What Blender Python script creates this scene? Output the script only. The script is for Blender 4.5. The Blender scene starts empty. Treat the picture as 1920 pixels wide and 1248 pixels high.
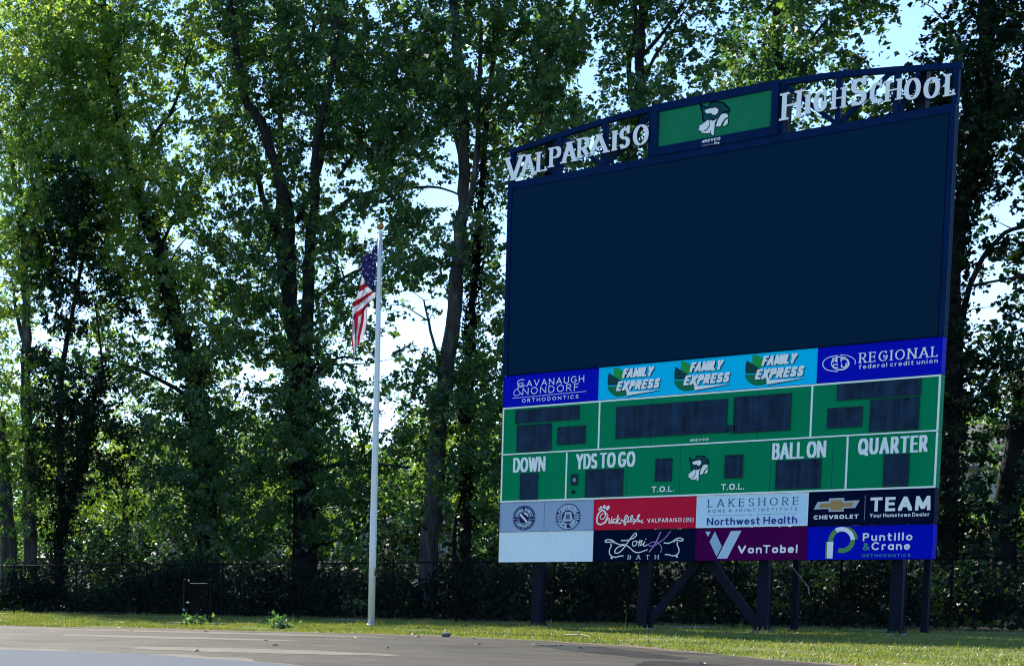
import bpy, math, random
import numpy as np
from mathutils import Vector, Matrix
from mathutils.geometry import delaunay_2d_cdt
random.seed(7); rng = np.random.default_rng(11)
scene = bpy.context.scene
COL = scene.collection
R = math.radians

# ---------------------------------------------------------------- camera, sky, sun, exposure
cd = bpy.data.cameras.new('camera'); cam = bpy.data.objects.new('camera', cd); COL.objects.link(cam)
cam.location = (24.182, -43.364, 1.335)
YAW, PITCH = 0.78886, -0.0947
cam.rotation_euler = (Matrix.Rotation(YAW, 3, 'Z') @ Matrix.Rotation(math.pi/2 + PITCH, 3, 'X')).to_euler()
cd.sensor_width = 36.0; cd.lens = 36.0 * 3225.95 / 1920.0
cd.shift_x = (960 - 1.77) / 1920.0
cd.shift_y = (1390.6 - 624) / 1920.0
cd.clip_start = 0.5; cd.clip_end = 3000
scene.camera = cam
SUN_EL = 47.0
SUN_H = Vector((-0.85, 0.53, 0)).normalized()
world = bpy.data.worlds.new('World'); scene.world = world; world.use_nodes = True
wn = world.node_tree.nodes; bgn = wn['Background']
sky = wn.new('ShaderNodeTexSky'); sky.sky_type = 'NISHITA'; sky.sun_disc = False
sky.sun_elevation = R(SUN_EL); sky.sun_rotation = math.atan2(SUN_H.x, SUN_H.y)
sky.air_density = 1.0; sky.altitude = 1800; sky.dust_density = 0.0; sky.ozone_density = 3.5
world.node_tree.links.new(sky.outputs[0], bgn.inputs[0]); bgn.inputs[1].default_value = 0.15
sl = bpy.data.lights.new('sun', 'SUN'); sl.energy = 5.0; sl.angle = R(0.5); sl.color = (1, .93, .80)
so = bpy.data.objects.new('sun', sl); COL.objects.link(so)
sdir = (SUN_H * math.cos(R(SUN_EL)) + Vector((0, 0, math.sin(R(SUN_EL)))))
so.rotation_euler = sdir.to_track_quat('Z', 'Y').to_euler(); so.location = sdir * 60
vs = scene.view_settings; vs.view_transform = 'Standard'; vs.look = 'None'; vs.exposure = 0.95; vs.gamma = 1; vs.use_curve_mapping = False
scene.cycles.filter_width = 1.15; scene.cycles.max_bounces = 8; scene.cycles.transmission_bounces = 5; scene.cycles.diffuse_bounces = 4

# ---------------------------------------------------------------- materials
def mat(name, col, rough=.6, metal=0, spec=.12, noise=0, nscale=8, bump=0, bscale=40):
    m = bpy.data.materials.new(name); m.use_nodes = True
    nt = m.node_tree; b = nt.nodes['Principled BSDF']
    b.inputs['Base Color'].default_value = (*col, 1); b.inputs['Roughness'].default_value = rough
    b.inputs['Metallic'].default_value = metal; b.inputs['Specular IOR Level'].default_value = spec
    tc = nt.nodes.new('ShaderNodeTexCoord')
    if noise:
        n = nt.nodes.new('ShaderNodeTexNoise'); n.inputs['Scale'].default_value = nscale; n.inputs['Detail'].default_value = 5
        nt.links.new(tc.outputs['Object'], n.inputs['Vector'])
        r = nt.nodes.new('ShaderNodeMapRange'); r.inputs['From Min'].default_value = .3; r.inputs['From Max'].default_value = .7
        r.inputs['To Min'].default_value = 1 - noise; r.inputs['To Max'].default_value = 1 + noise
        mx = nt.nodes.new('ShaderNodeVectorMath'); mx.operation = 'SCALE'; mx.inputs[0].default_value = col
        mp2 = nt.nodes.new('ShaderNodeMapping'); mp2.inputs['Scale'].default_value = (5, 5, .5); nt.links.new(tc.outputs['Object'], mp2.inputs['Vector'])
        n9 = nt.nodes.new('ShaderNodeTexNoise'); n9.inputs['Scale'].default_value = 1.6; n9.inputs['Detail'].default_value = 6; nt.links.new(mp2.outputs[0], n9.inputs['Vector'])
        av = nt.nodes.new('ShaderNodeMath'); av.operation = 'MULTIPLY_ADD'; av.inputs[1].default_value = .5; nt.links.new(n9.outputs[0], av.inputs[0])
        hf = nt.nodes.new('ShaderNodeMath'); hf.operation = 'MULTIPLY'; hf.inputs[1].default_value = .5; nt.links.new(n.outputs[0], hf.inputs[0]); nt.links.new(hf.outputs[0], av.inputs[2])
        nt.links.new(av.outputs[0], r.inputs['Value']); nt.links.new(r.outputs[0], mx.inputs['Scale'])
        nt.links.new(mx.outputs[0], b.inputs['Base Color'])
        r2 = nt.nodes.new('ShaderNodeMapRange'); r2.inputs['To Min'].default_value = max(.02, rough-.12); r2.inputs['To Max'].default_value = min(1, rough+.15)
        nt.links.new(n.outputs[0], r2.inputs['Value']); nt.links.new(r2.outputs[0], b.inputs['Roughness'])
    if bump:
        n = nt.nodes.new('ShaderNodeTexNoise'); n.inputs['Scale'].default_value = bscale; n.inputs['Detail'].default_value = 4
        nt.links.new(tc.outputs['Object'], n.inputs['Vector'])
        bp = nt.nodes.new('ShaderNodeBump'); bp.inputs['Strength'].default_value = bump; bp.inputs['Distance'].default_value = .03
        nt.links.new(n.outputs[0], bp.inputs['Height']); nt.links.new(bp.outputs[0], b.inputs['Normal'])
    return m

def ramp_mat(name, stops, scale=3, rough=.9, bump=.3, bscale=30, detail=8, rr=None, stretch=(1, 1, 1), spec=.3):
    m = bpy.data.materials.new(name); m.use_nodes = True
    nt = m.node_tree; b = nt.nodes['Principled BSDF']; b.inputs['Roughness'].default_value = rough; b.inputs['Specular IOR Level'].default_value = spec
    tc = nt.nodes.new('ShaderNodeTexCoord'); mp = nt.nodes.new('ShaderNodeMapping'); mp.inputs['Scale'].default_value = stretch
    nt.links.new(tc.outputs['Object'], mp.inputs['Vector'])
    n = nt.nodes.new('ShaderNodeTexNoise'); n.inputs['Scale'].default_value = scale; n.inputs['Detail'].default_value = detail; n.inputs['Roughness'].default_value = .62
    nt.links.new(mp.outputs[0], n.inputs['Vector'])
    cr = nt.nodes.new('ShaderNodeValToRGB'); e = cr.color_ramp.elements
    while len(e) < len(stops): e.new(.5)
    for el, (p, c) in zip(e, stops): el.position = p; el.color = (*c, 1)
    nt.links.new(n.outputs[0], cr.inputs[0]); nt.links.new(cr.outputs[0], b.inputs['Base Color'])
    if rr:
        q = nt.nodes.new('ShaderNodeMapRange'); q.inputs['From Min'].default_value = .35; q.inputs['From Max'].default_value = .65
        q.inputs['To Min'].default_value = rr[0]; q.inputs['To Max'].default_value = rr[1]
        n3 = nt.nodes.new('ShaderNodeTexNoise'); n3.inputs['Scale'].default_value = .35; n3.inputs['Detail'].default_value = 3
        nt.links.new(tc.outputs['Object'], n3.inputs['Vector'])
        nt.links.new(n3.outputs[0], q.inputs['Value']); nt.links.new(q.outputs[0], b.inputs['Roughness'])
    if bump:
        n2 = nt.nodes.new('ShaderNodeTexNoise'); n2.inputs['Scale'].default_value = bscale; n2.inputs['Detail'].default_value = 5
        nt.links.new(mp.outputs[0], n2.inputs['Vector'])
        bp = nt.nodes.new('ShaderNodeBump'); bp.inputs['Strength'].default_value = bump; bp.inputs['Distance'].default_value = .04
        nt.links.new(n2.outputs[0], bp.inputs['Height']); nt.links.new(bp.outputs[0], b.inputs['Normal'])
    return m

def leaf_mat(name, dark, mid, light, trans=.45, spec=.45):
    m = bpy.data.materials.new(name); m.use_nodes = True
    nt = m.node_tree; b = nt.nodes['Principled BSDF']; out = nt.nodes['Material Output']
    g = nt.nodes.new('ShaderNodeNewGeometry')
    cr = nt.nodes.new('ShaderNodeValToRGB'); e = cr.color_ramp.elements
    e[0].color = (*dark, 1); e[1].color = (*light, 1); x = e.new(.5); x.color = (*mid, 1)
    tc = nt.nodes.new('ShaderNodeTexCoord'); n = nt.nodes.new('ShaderNodeTexNoise'); n.inputs['Scale'].default_value = .5; n.inputs['Detail'].default_value = 2
    nt.links.new(tc.outputs['Object'], n.inputs['Vector'])
    ad = nt.nodes.new('ShaderNodeMath'); ad.operation = 'MULTIPLY_ADD'; ad.inputs[1].default_value = .55
    nt.links.new(g.outputs['Random Per Island'], ad.inputs[0])
    ml = nt.nodes.new('ShaderNodeMath'); ml.operation = 'MULTIPLY_ADD'; ml.inputs[1].default_value = 1.4; ml.inputs[2].default_value = -.47
    nt.links.new(n.outputs[0], ml.inputs[0]); nt.links.new(ml.outputs[0], ad.inputs[2])
    nt.links.new(ad.outputs[0], cr.inputs[0])
    nt.links.new(cr.outputs[0], b.inputs['Base Color']); b.inputs['Roughness'].default_value = .45; b.inputs['Specular IOR Level'].default_value = spec
    t = nt.nodes.new('ShaderNodeBsdfTranslucent')
    hs = nt.nodes.new('ShaderNodeVectorMath'); hs.operation = 'MULTIPLY'; hs.inputs[1].default_value = (3.4, 3.0, .9)
    nt.links.new(cr.outputs[0], hs.inputs[0]); nt.links.new(hs.outputs[0], t.inputs['Color'])
    mx = nt.nodes.new('ShaderNodeMixShader'); mx.inputs[0].default_value = trans
    nt.links.new(b.outputs[0], mx.inputs[1]); nt.links.new(t.outputs[0], mx.inputs[2]); nt.links.new(mx.outputs[0], out.inputs['Surface'])
    return m

M = {
 'frame': mat('navy_black_steel', (.0, .016, .075), .55, 0, .05, .25, 2.2),
 'post': mat('black_post_paint', (.0, .004, .017), .6, 0, .15, .3, 1.5),
 'screen': mat('dark_led_face', (.0, .0215, .056), .6, 0, .03, .14, .35),
 'green': mat('scoreboard_green', (.0, .24, .10), .55, 0, .03, .07, .8),
 'hubgreen': mat('acrylic_green', (.0, .19, .08), .25, 0, .12, .12, 1.2),
 'white': mat('white_vinyl', (.94, .94, .94), .5, 0, .3, .03, 3),
 'offwhite': mat('scoreboard_lettering_white', (.86, .92, .95), .5, 0, .3, .05, 3),
 'border': mat('white_border_tape', (.88, .95, .93), .5, 0, .3),
 'letter': mat('channel_letter_white', (.93, .94, .96), .35, 0, .5, .03, 2),
 'blue': mat('banner_royal_blue', (.0, .006, .52), .5, 0, .03, .08, 1.5),
 'sky': mat('banner_sky_blue', (.0, .60, .97), .5, 0, .03, .05, 1.5),
 'gray': mat('banner_grey', (.31, .41, .60), .5, 0, .3, .06, 2),
 'blank': mat('blank_white_banner', (.74, .87, .98), .5, 0, .3, .05, 1.2),
 'red': mat('banner_red', (.66, .012, .050), .5, 0, .03, .07, 1.5),
 'pale': mat('banner_pale_blue', (.58, .80, .98), .5, 0, .3, .04, 1.5),
 'navy': mat('navy_print', (.0, .005, .030), .55, 0, .03, .1, 2),
 'navyprint': mat('dark_navy_lettering', (.006, .018, .13), .5),
 'blueprint': mat('blue_lettering', (.008, .02, .26), .5),
 'slate': mat('slate_lettering', (.06, .14, .28), .5),
 'maroon': mat('banner_maroon', (.075, .0, .075), .5, 0, .03, .1, 1.5),
 'dkgreen': mat('dark_green_print', (.0, .062, .062), .45), 'mdgreen': mat('mid_green_print', (.0, .19, .075), .45), 'ltgreen': mat('light_green_print', (.01, .36, .06), .45),
 'grey': mat('light_grey_print', (.32, .33, .42), .5), 'lilac': mat('lilac_print', (.38, .22, .55), .5), 'teal': mat('teal_print', (.06, .30, .32), .5),
 'paleblue': mat('pale_blue_print', (.50, .66, .80), .5), 'paleblue2': mat('pale_blue_shade_print', (.36, .55, .70), .5),
 'silver': mat('silver_print', (.42, .45, .52), .35, .2), 'gold': mat('gold_print', (.42, .26, .10), .4, .1), 'leafgreen': mat('leaf_green_print', (.10, .32, .10), .5),
 'window': mat('digit_window_dark', (.009, .030, .068), .55, 0, .1, .75, 2.8),  # strong mottling paints soft dull reflections into the window colour
 'windowframe': mat('digit_window_edge', (.004, .045, .045), .5),
 'dots': mat('unlit_dark_digit', (.006, .012, .026), .6),
 'alu': mat('brushed_aluminium', (.66, .68, .72), .5, .45, .5, .10, 5),
 'gold_ball': mat('weathered_gilt', (.35, .20, .07), .4, .6),
 'black': mat('black_vinyl_coating', (.0015, .002, .006), .6, 0, .08),
 'galv': mat('galvanised_steel', (.22, .23, .26), .45, .6),
 'bark': ramp_mat('cottonwood_bark', [(.35, (.018, .019, .021)), (.55, (.055, .056, .055)), (.72, (.13, .13, .12))], 6, .95, 1.0, 9, 8, None, (1, 1, .16)),
 'bark2': ramp_mat('dark_bark', [(.35, (.006, .007, .009)), (.6, (.022, .023, .026)), (.75, (.05, .05, .05))], 6, .95, 1.0, 9, 8, None, (1, 1, .2)),
 'concrete': ramp_mat('old_concrete', [(.3, (.22, .22, .22)), (.7, (.42, .42, .40))], 4, .9, .2),
 'brickwall': ramp_mat('brown_shed_boards', [(.3, (.05, .035, .028)), (.7, (.12, .085, .065))], 5, .9, .3),
 'siding': mat('pale_siding', (.42, .45, .48), .7, 0, .3, .05, 3), 'roof': ramp_mat('grey_shingles', [(.3, (.07, .07, .08)), (.7, (.16, .16, .17))], 12, .9, .4),
 'glass': mat('window_glass', (.02, .03, .045), .08, 0, .6), 'pipe': mat('pale_galvanised_pipe', (.40, .42, .43), .5, .2),
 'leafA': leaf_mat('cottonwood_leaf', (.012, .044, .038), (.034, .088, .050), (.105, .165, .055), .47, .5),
 'leafB': leaf_mat('shade_tint_leaf', (.003, .013, .013), (.007, .023, .016), (.018, .040, .016), .3, .15),  # darker leaf copy, shade under the trees put into its colour
 'leafC': leaf_mat('sunlit_far_leaf', (.05, .10, .02), (.10, .17, .03), (.16, .22, .04)),  # brighter leaf copy, sun on the far trees put into its colour
 'ivy': leaf_mat('ivy_leaf_shade_tint', (.002, .008, .008), (.004, .012, .009), (.009, .021, .010), .2, .08),  # ivy kept near black, so the shade behind the fence is painted in
 'leafY': leaf_mat('sunlit_tint_leaf', (.028, .082, .046), (.085, .162, .060), (.215, .27, .092), .54),  # brighter yellow-green leaf copy, sunlight on the left crowns painted in
 'flagred': mat('flag_red', (.26, .008, .022), .8), 'flagwhite': mat('flag_white', (.60, .60, .66), .8), 'flagblue': mat('flag_blue', (.010, .012, .075), .8),
 'dryleaf': mat('dry_leaf', (.42, .38, .26), .8),
}
for k in ('flagred', 'flagwhite', 'flagblue'):
    nt = M[k].node_tree; b = nt.nodes['Principled BSDF']; t = nt.nodes.new('ShaderNodeBsdfTranslucent'); t.inputs[0].default_value = b.inputs['Base Color'].default_value
    mx = nt.nodes.new('ShaderNodeMixShader'); mx.inputs[0].default_value = .35
    nt.links.new(b.outputs[0], mx.inputs[1]); nt.links.new(t.outputs[0], mx.inputs[2]); nt.links.new(mx.outputs[0], nt.nodes['Material Output'].inputs['Surface'])

# ---------------------------------------------------------------- object helpers
class MB:
    def __init__(s): s.v = []; s.f = []; s.mi = []
    def poly(s, pts, mi=0):
        i = len(s.v); s.v += [tuple(p) for p in pts]; s.f.append(tuple(range(i, i+len(pts)))); s.mi.append(mi)
    def box(s, x0, x1, y0, y1, z0, z1, mi=0, b=0.0):
        if b <= 0:
            i = len(s.v)
            s.v += [(x, y, z) for x in (x0, x1) for y in (y0, y1) for z in (z0, z1)]
            for q in ((0, 1, 3, 2), (4, 6, 7, 5), (0, 4, 5, 1), (2, 3, 7, 6), (0, 2, 6, 4), (1, 5, 7, 3)): s.f.append(tuple(i+k for k in q)); s.mi.append(mi)
            return
        # chamfered along the depth: octagonal prism in x-z
        ring = [(x0+b, z0), (x1-b, z0), (x1, z0+b), (x1, z1-b), (x1-b, z1), (x0+b, z1), (x0, z1-b), (x0, z0+b)]
        s.prism(ring, y0, y1, mi)
    def prism(s, ring, y0, y1, mi=0):   # ring in x-z, extruded along y
        n = len(ring); i = len(s.v)
        s.v += [(x, y0, z) for x, z in ring] + [(x, y1, z) for x, z in ring]
        s.f.append(tuple(range(i, i+n))); s.f.append(tuple(range(i+2*n-1, i+n-1, -1))); s.mi += [mi, mi]
        for k in range(n): s.f.append((i+k, i+n+k, i+n+(k+1) % n, i+(k+1) % n)); s.mi.append(mi)
    def bar(s, a, b, w, d=None, mi=0):  # square bar between two points
        a = Vector(a); b = Vector(b); d = d or w; t = (b-a).normalized()
        up = Vector((0, 1, 0)) if abs(t.y) < .9 else Vector((1, 0, 0))
        n1 = t.cross(up).normalized()*w/2; n2 = t.cross(n1).normalized()*d/2
        i = len(s.v)
        for p in (a, b): s.v += [tuple(p+n1+n2), tuple(p-n1+n2), tuple(p-n1-n2), tuple(p+n1-n2)]
        for q in ((0, 1, 2, 3), (7, 6, 5, 4), (0, 4, 5, 1), (1, 5, 6, 2), (2, 6, 7, 3), (3, 7, 4, 0)): s.f.append(tuple(i+k for k in q)); s.mi.append(mi)
    def tube(s, pts, rad, n=8, mi=0, wob=0, cap=True):
        pts = [Vector(p) for p in pts]; i0 = len(s.v)
        if not hasattr(rad, '__len__'): rad = [rad]*len(pts)
        prev = None
        for k, p in enumerate(pts):
            t = (pts[min(k+1, len(pts)-1)]-pts[max(k-1, 0)]).normalized()
            if prev is None: prev = t.orthogonal().normalized()
            prev = (prev - t*prev.dot(t)).normalized(); q = t.cross(prev)
            for j in range(n):
                a = 2*math.pi*j/n; r = rad[k]*(1+wob*(random.random()-.5))
                s.v.append(tuple(p+prev*math.cos(a)*r+q*math.sin(a)*r))
        for k in range(len(pts)-1):
            for j in range(n):
                a = i0+k*n+j; b = i0+k*n+(j+1) % n; s.f.append((a, b, b+n, a+n)); s.mi.append(mi)
        if cap:
            s.f.append(tuple(i0+j for j in reversed(range(n)))); s.f.append(tuple(i0+(len(pts)-1)*n+j for j in range(n))); s.mi += [mi, mi]
    def ball(s, c, r, nu=14, nv=9, mi=0, sc=(1, 1, 1)):
        i = len(s.v)
        for a in range(nv+1):
            th = math.pi*a/nv
            for b in range(nu):
                ph = 2*math.pi*b/nu; s.v.append((c[0]+r*sc[0]*math.sin(th)*math.cos(ph), c[1]+r*sc[1]*math.sin(th)*math.sin(ph), c[2]+r*sc[2]*math.cos(th)))
        for a in range(nv):
            for b in range(nu): s.f.append((i+a*nu+b, i+(a+1)*nu+b, i+(a+1)*nu+(b+1) % nu, i+a*nu+(b+1) % nu)); s.mi.append(mi)
    def build(s, name, m, parent=None, smooth=False, off=(0, 0, 0)):
        me = bpy.data.meshes.new(name); me.from_pydata([(v[0]-off[0], v[1]-off[1], v[2]-off[2]) for v in s.v], [], s.f)
        for mm in (m if isinstance(m, (list, tuple)) else [m]): me.materials.append(mm)
        if any(s.mi): me.polygons.foreach_set('material_index', s.mi)
        if smooth: me.polygons.foreach_set('use_smooth', [True]*len(s.f))
        me.update(); return link(name, me, parent)

def link(name, data, parent=None):
    o = bpy.data.objects.new(name, data); COL.objects.link(o)
    if parent: o.parent = parent
    return o
def thing(name, label, cat, loc=(0, 0, 0), group=None):
    o = link(name, None); o.empty_display_size = .3; o.location = loc; o['label'] = label; o['category'] = cat
    if group: o['group'] = group
    return o
def tag(o, label, cat, group=None):
    o['label'] = label; o['category'] = cat
    if group: o['group'] = group
    return o
def stuffed(o): o['kind'] = 'stuff'; return o

def quads_mesh(name, V, m, parent=None, smooth=False):   # V: (n,4,3) float array
    n = len(V); me = bpy.data.meshes.new(name)
    me.vertices.add(n*4); me.vertices.foreach_set('co', V.reshape(-1).astype(np.float32))
    me.loops.add(n*4); me.loops.foreach_set('vertex_index', np.arange(n*4, dtype=np.int32))
    me.polygons.add(n); me.polygons.foreach_set('loop_start', np.arange(0, n*4, 4, dtype=np.int32)); me.polygons.foreach_set('loop_total', np.full(n, 4, dtype=np.int32))
    me.materials.append(m); me.update(calc_edges=True)
    return link(name, me, parent)

def sprays(C_, n, ln=.42, th=.085):
    """n leaf positions gathered along short drooping twigs centred on C_, and a shared facing per twig"""
    m_ = len(C_); k = rng.integers(0, m_, n)
    D = rng.normal(size=(m_, 3)); D[:, 2] = -np.abs(D[:, 2])*.55; D /= np.linalg.norm(D, axis=1)[:, None]
    N = rng.normal(size=(m_, 3)); N[:, 2] = np.abs(N[:, 2])+.5; N /= np.linalg.norm(N, axis=1)[:, None]
    sc = rng.uniform(.6, 1.3, m_)
    return C_[k]+D[k]*(rng.uniform(-ln, ln, n)*sc[k])[:, None]+rng.normal(0, th, (n, 3)), N[k]
def leaf_quads(P, size, droop=.4, aspect=.8, N=None):
    n = len(P)
    nrm = rng.normal(size=(n, 3)); nrm[:, 2] *= .8; nrm /= np.linalg.norm(nrm, axis=1)[:, None]
    if N is not None: nrm = nrm*.75+N; nrm /= np.linalg.norm(nrm, axis=1)[:, None]
    ax = rng.normal(size=(n, 3)); ax[:, 2] -= droop*2
    ax -= nrm*(ax*nrm).sum(1)[:, None]; ax /= np.linalg.norm(ax, axis=1)[:, None]
    sd = np.cross(nrm, ax)
    L = size*np.clip(rng.lognormal(-.08, .34, n), .4, 1.9)[:, None]; Wd = L*aspect*(.8+.4*rng.random(n))[:, None]
    fold = nrm*L*.12
    return np.stack([P-ax*L*.5, P+sd*Wd*.5-ax*L*.12+fold, P+ax*L*.5, P-sd*Wd*.5-ax*L*.12+fold], 1)

# ---------------------------------------------------------------- lettering engine: nib swept along skeleton strokes, merged into one outline
def A_(cx, cy, rx, ry, a0, a1, n=None):
    n = n or max(4, int(abs(a1-a0)/20)+1)
    return [(cx+rx*math.cos(R(a0+(a1-a0)*i/(n-1))), cy+ry*math.sin(R(a0+(a1-a0)*i/(n-1)))) for i in range(n)]
G = {
 'A': (.8, [[(0, 0), (.4, 1)], [(.4, 1), (.8, 0)], [(.13, .33), (.67, .33)]]),
 'B': (.6, [[(0, 0), (0, 1)], [(0, 1), (.34, 1)]+A_(.34, .76, .22, .24, 90, -90)+[(0, .52)], [(0, .52), (.36, .52)]+A_(.36, .26, .24, .26, 90, -90)+[(0, 0)]]),
 'C': (.78, [A_(.42, .5, .42, .5, 48, 312)]),
 'D': (.72, [[(0, 0), (0, 1)], [(0, 1), (.3, 1)]+A_(.3, .5, .42, .5, 90, -90)+[(0, 0)]]),
 'E': (.52, [[(0, 0), (0, 1)], [(0, 1), (.52, 1)], [(0, 0), (.52, 0)], [(0, .52), (.46, .52)]]),
 'F': (.5, [[(0, 0), (0, 1)], [(0, 1), (.5, 1)], [(0, .52), (.44, .52)]]),
 'G': (.82, [A_(.42, .5, .42, .5, 48, 325)+[(.8, .45)], [(.8, .45), (.5, .45)]]),
 'H': (.72, [[(0, 0), (0, 1)], [(.72, 0), (.72, 1)], [(0, .52), (.72, .52)]]),
 'I': (.02, [[(0, 0), (0, 1)]]), 'J': (.4, [[(.4, 1), (.4, .25)]+A_(.2, .22, .2, .22, 0, -180)]),
 'K': (.64, [[(0, 0), (0, 1)], [(.6, 1), (.02, .42)], [(.18, .56), (.64, 0)]]),
 'L': (.5, [[(0, 0), (0, 1)], [(0, 0), (.5, 0)]]),
 'M': (.9, [[(0, 0), (.05, 1)], [(.05, 1), (.45, .12)], [(.45, .12), (.85, 1)], [(.85, 1), (.9, 0)]]),
 'N': (.74, [[(0, 0), (0, 1)], [(0, 1), (.74, 0)], [(.74, 0), (.74, 1)]]),
 'O': (.86, [A_(.43, .5, .43, .5, 0, 360)]),
 'P': (.56, [[(0, 0), (0, 1)], [(0, 1), (.32, 1)]+A_(.32, .73, .24, .27, 90, -90)+[(0, .46)]]),
 'Q': (.86, [A_(.43, .5, .43, .5, 0, 360), [(.5, .25), (.88, -.08)]]),
 'R': (.62, [[(0, 0), (0, 1)], [(0, 1), (.32, 1)]+A_(.32, .74, .24, .26, 90, -90)+[(0, .48)], [(.26, .48), (.62, 0)]]),
 'S': (.56, [A_(.28, .745, .27, .255, 35, 270)+A_(.28, .25, .28, .25, 90, -150)]),
 'T': (.68, [[(0, 1), (.68, 1)], [(.34, 0), (.34, 1)]]),
 'U': (.7, [[(0, 1), (0, .34)]+A_(.35, .34, .35, .34, 180, 360)+[(.7, 1)]]),
 'V': (.78, [[(0, 1), (.39, 0)], [(.39, 0), (.78, 1)]]),
 'W': (1.1, [[(0, 1), (.28, 0)], [(.28, 0), (.55, .95)], [(.55, .95), (.82, 0)], [(.82, 0), (1.1, 1)]]),
 'X': (.7, [[(0, 0), (.7, 1)], [(0, 1), (.7, 0)]]), 'Y': (.7, [[(0, 1), (.35, .48)], [(.7, 1), (.35, .48)], [(.35, .48), (.35, 0)]]),
 'Z': (.6, [[(0, 1), (.6, 1)], [(.6, 1), (0, 0)], [(0, 0), (.6, 0)]]),
 '1': (.2, [[(0, .8), (.2, 1)], [(.2, 1), (.2, 0)]]), '0': (.56, [A_(.28, .5, .28, .5, 0, 360)]),
 '5': (.5, [[(.48, 1), (.06, 1), (.03, .56)]+A_(.23, .32, .27, .32, 125, -140)]),
 '&': (.76, [[(.74, .42), (.5, .05)]+A_(.3, .25, .27, .25, -60, -190)+[(.45, .62)]+A_(.3, .8, .17, .2, -30, 210)+[(.74, 0)]]),
 '(': (.2, [A_(.3, .42, .3, .62, 125, 235)]), ')': (.2, [A_(-.1, .42, .3, .62, 55, -55)]), '.': (.02, [[(0, 0), (0, .02)]]), '-': (.3, [[(0, .4), (.3, .4)]]),
 'a': (.52, [A_(.26, .33, .26, .33, 0, 360), [(.52, .66), (.52, 0)]]), 'b': (.52, [[(0, 1), (0, 0)], A_(.26, .33, .26, .33, 0, 360)]),
 'c': (.44, [A_(.26, .33, .26, .33, 50, 310)]), 'd': (.52, [[(.52, 1), (.52, 0)], A_(.26, .33, .26, .33, 0, 360)]),
 'e': (.52, [[(0, .35), (.52, .35)], A_(.26, .33, .26, .33, 0, 315)]), 'f': (.36, [[(.12, 0), (.12, .78)]+A_(.3, .8, .18, .2, 180, 70), [(0, .62), (.32, .62)]]),
 'h': (.5, [[(0, 1), (0, 0)], [(0, .36)]+A_(.25, .4, .25, .26, 180, 0)+[(.5, 0)]]), 'i': (.02, [[(0, 0), (0, .66)], [(0, .93), (0, .96)]]), 'l': (.02, [[(0, 0), (0, 1)]]),
 'm': (.86, [[(0, .66), (0, 0)], [(0, .36)]+A_(.215, .42, .215, .24, 180, 0)+[(.43, 0)], [(.43, .36)]+A_(.645, .42, .215, .24, 180, 0)+[(.86, 0)]]),
 'n': (.5, [[(0, .66), (0, 0)], [(0, .36)]+A_(.25, .4, .25, .26, 180, 0)+[(.5, 0)]]), 'o': (.54, [A_(.27, .33, .27, .33, 0, 360)]),
 'r': (.3, [[(0, .66), (0, 0)], [(0, .36)]+A_(.25, .4, .25, .26, 180, 75)]), 's': (.4, [A_(.2, .49, .19, .17, 40, 270)+A_(.2, .165, .2, .165, 90, -150)]),
 't': (.36, [[(.12, .95), (.12, .16)]+A_(.28, .16, .16, .16, 180, 290), [(0, .66), (.34, .66)]]),
 'u': (.5, [[(0, .66), (0, .26)]+A_(.25, .26, .25, .26, 180, 360), [(.5, .66), (.5, 0)]]), 'w': (.8, [[(0, .66), (.2, 0)], [(.2, 0), (.4, .64)], [(.4, .64), (.6, 0)], [(.6, 0), (.8, .66)]]),
}
def hull(P):
    P = sorted(set(P))
    if len(P) < 3: return P
    def half(Q):
        h = []
        for p in Q:
            while len(h) > 1 and (h[-1][0]-h[-2][0])*(p[1]-h[-2][1])-(h[-1][1]-h[-2][1])*(p[0]-h[-2][0]) <= 1e-12: h.pop()
            h.append(p)
        return h[:-1]
    return half(P)+half(P[::-1])
def nib_poly(w, h, kind):
    if kind == 'box': return [(-w/2, -h/2), (w/2, -h/2), (w/2, h/2), (-w/2, h/2)]
    return [(w/2*math.cos(2*math.pi*i/10+.314), h/2*math.sin(2*math.pi*i/10+.314)) for i in range(10)]
def sweep(strokes, w, h, kind):
    nb = nib_poly(w, h, kind); out = []
    for s in strokes:
        for a, b in zip(s[:-1], s[1:]): out.append(hull([(a[0]+x, a[1]+y) for x, y in nb]+[(b[0]+x, b[1]+y) for x, y in nb]))
    return out
def union(polys):
    vs, fs = [], []
    for p in polys:
        if len(p) < 3: continue
        if sum(p[k-1][0]*p[k][1]-p[k][0]*p[k-1][1] for k in range(len(p))) < 0: p = p[::-1]
        i = len(vs); vs += [Vector(q) for q in p]; fs.append(list(range(i, i+len(p))))
    r = delaunay_2d_cdt(vs, [], fs, 0, 1e-5)
    return [tuple(v) for v in r[0]], [tuple(f) for f, o in zip(r[2], r[5]) if o]
def serif_strokes(ss, w, sz):
    out = []
    for s in ss:
        for p, q in ((s[0], s[1]), (s[-1], s[-2])):
            dx, dy = abs(q[0]-p[0]), abs(q[1]-p[1])
            if len(s) > 2 and (p[1] not in (0, 1)): 
                if dx > 0: out.append([(p[0]+w*.15, p[1]-sz*.5), (p[0]+w*.15, p[1]+sz*.9 if p[1] > .5 else p[1]-sz*.6)])
                continue
            if dy >= dx*.9 and p[1] in (0, 1): out.append([(p[0]-sz, p[1]), (p[0]+sz, p[1])])
            elif dy < dx*.3 and p[0] > .3 and len(s) == 2: out.append([(p[0], p[1]-sz*.9 if p[1] > .3 else p[1]), (p[0], p[1]+sz*.9 if p[1] < .9 else p[1])])
    return out
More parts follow.
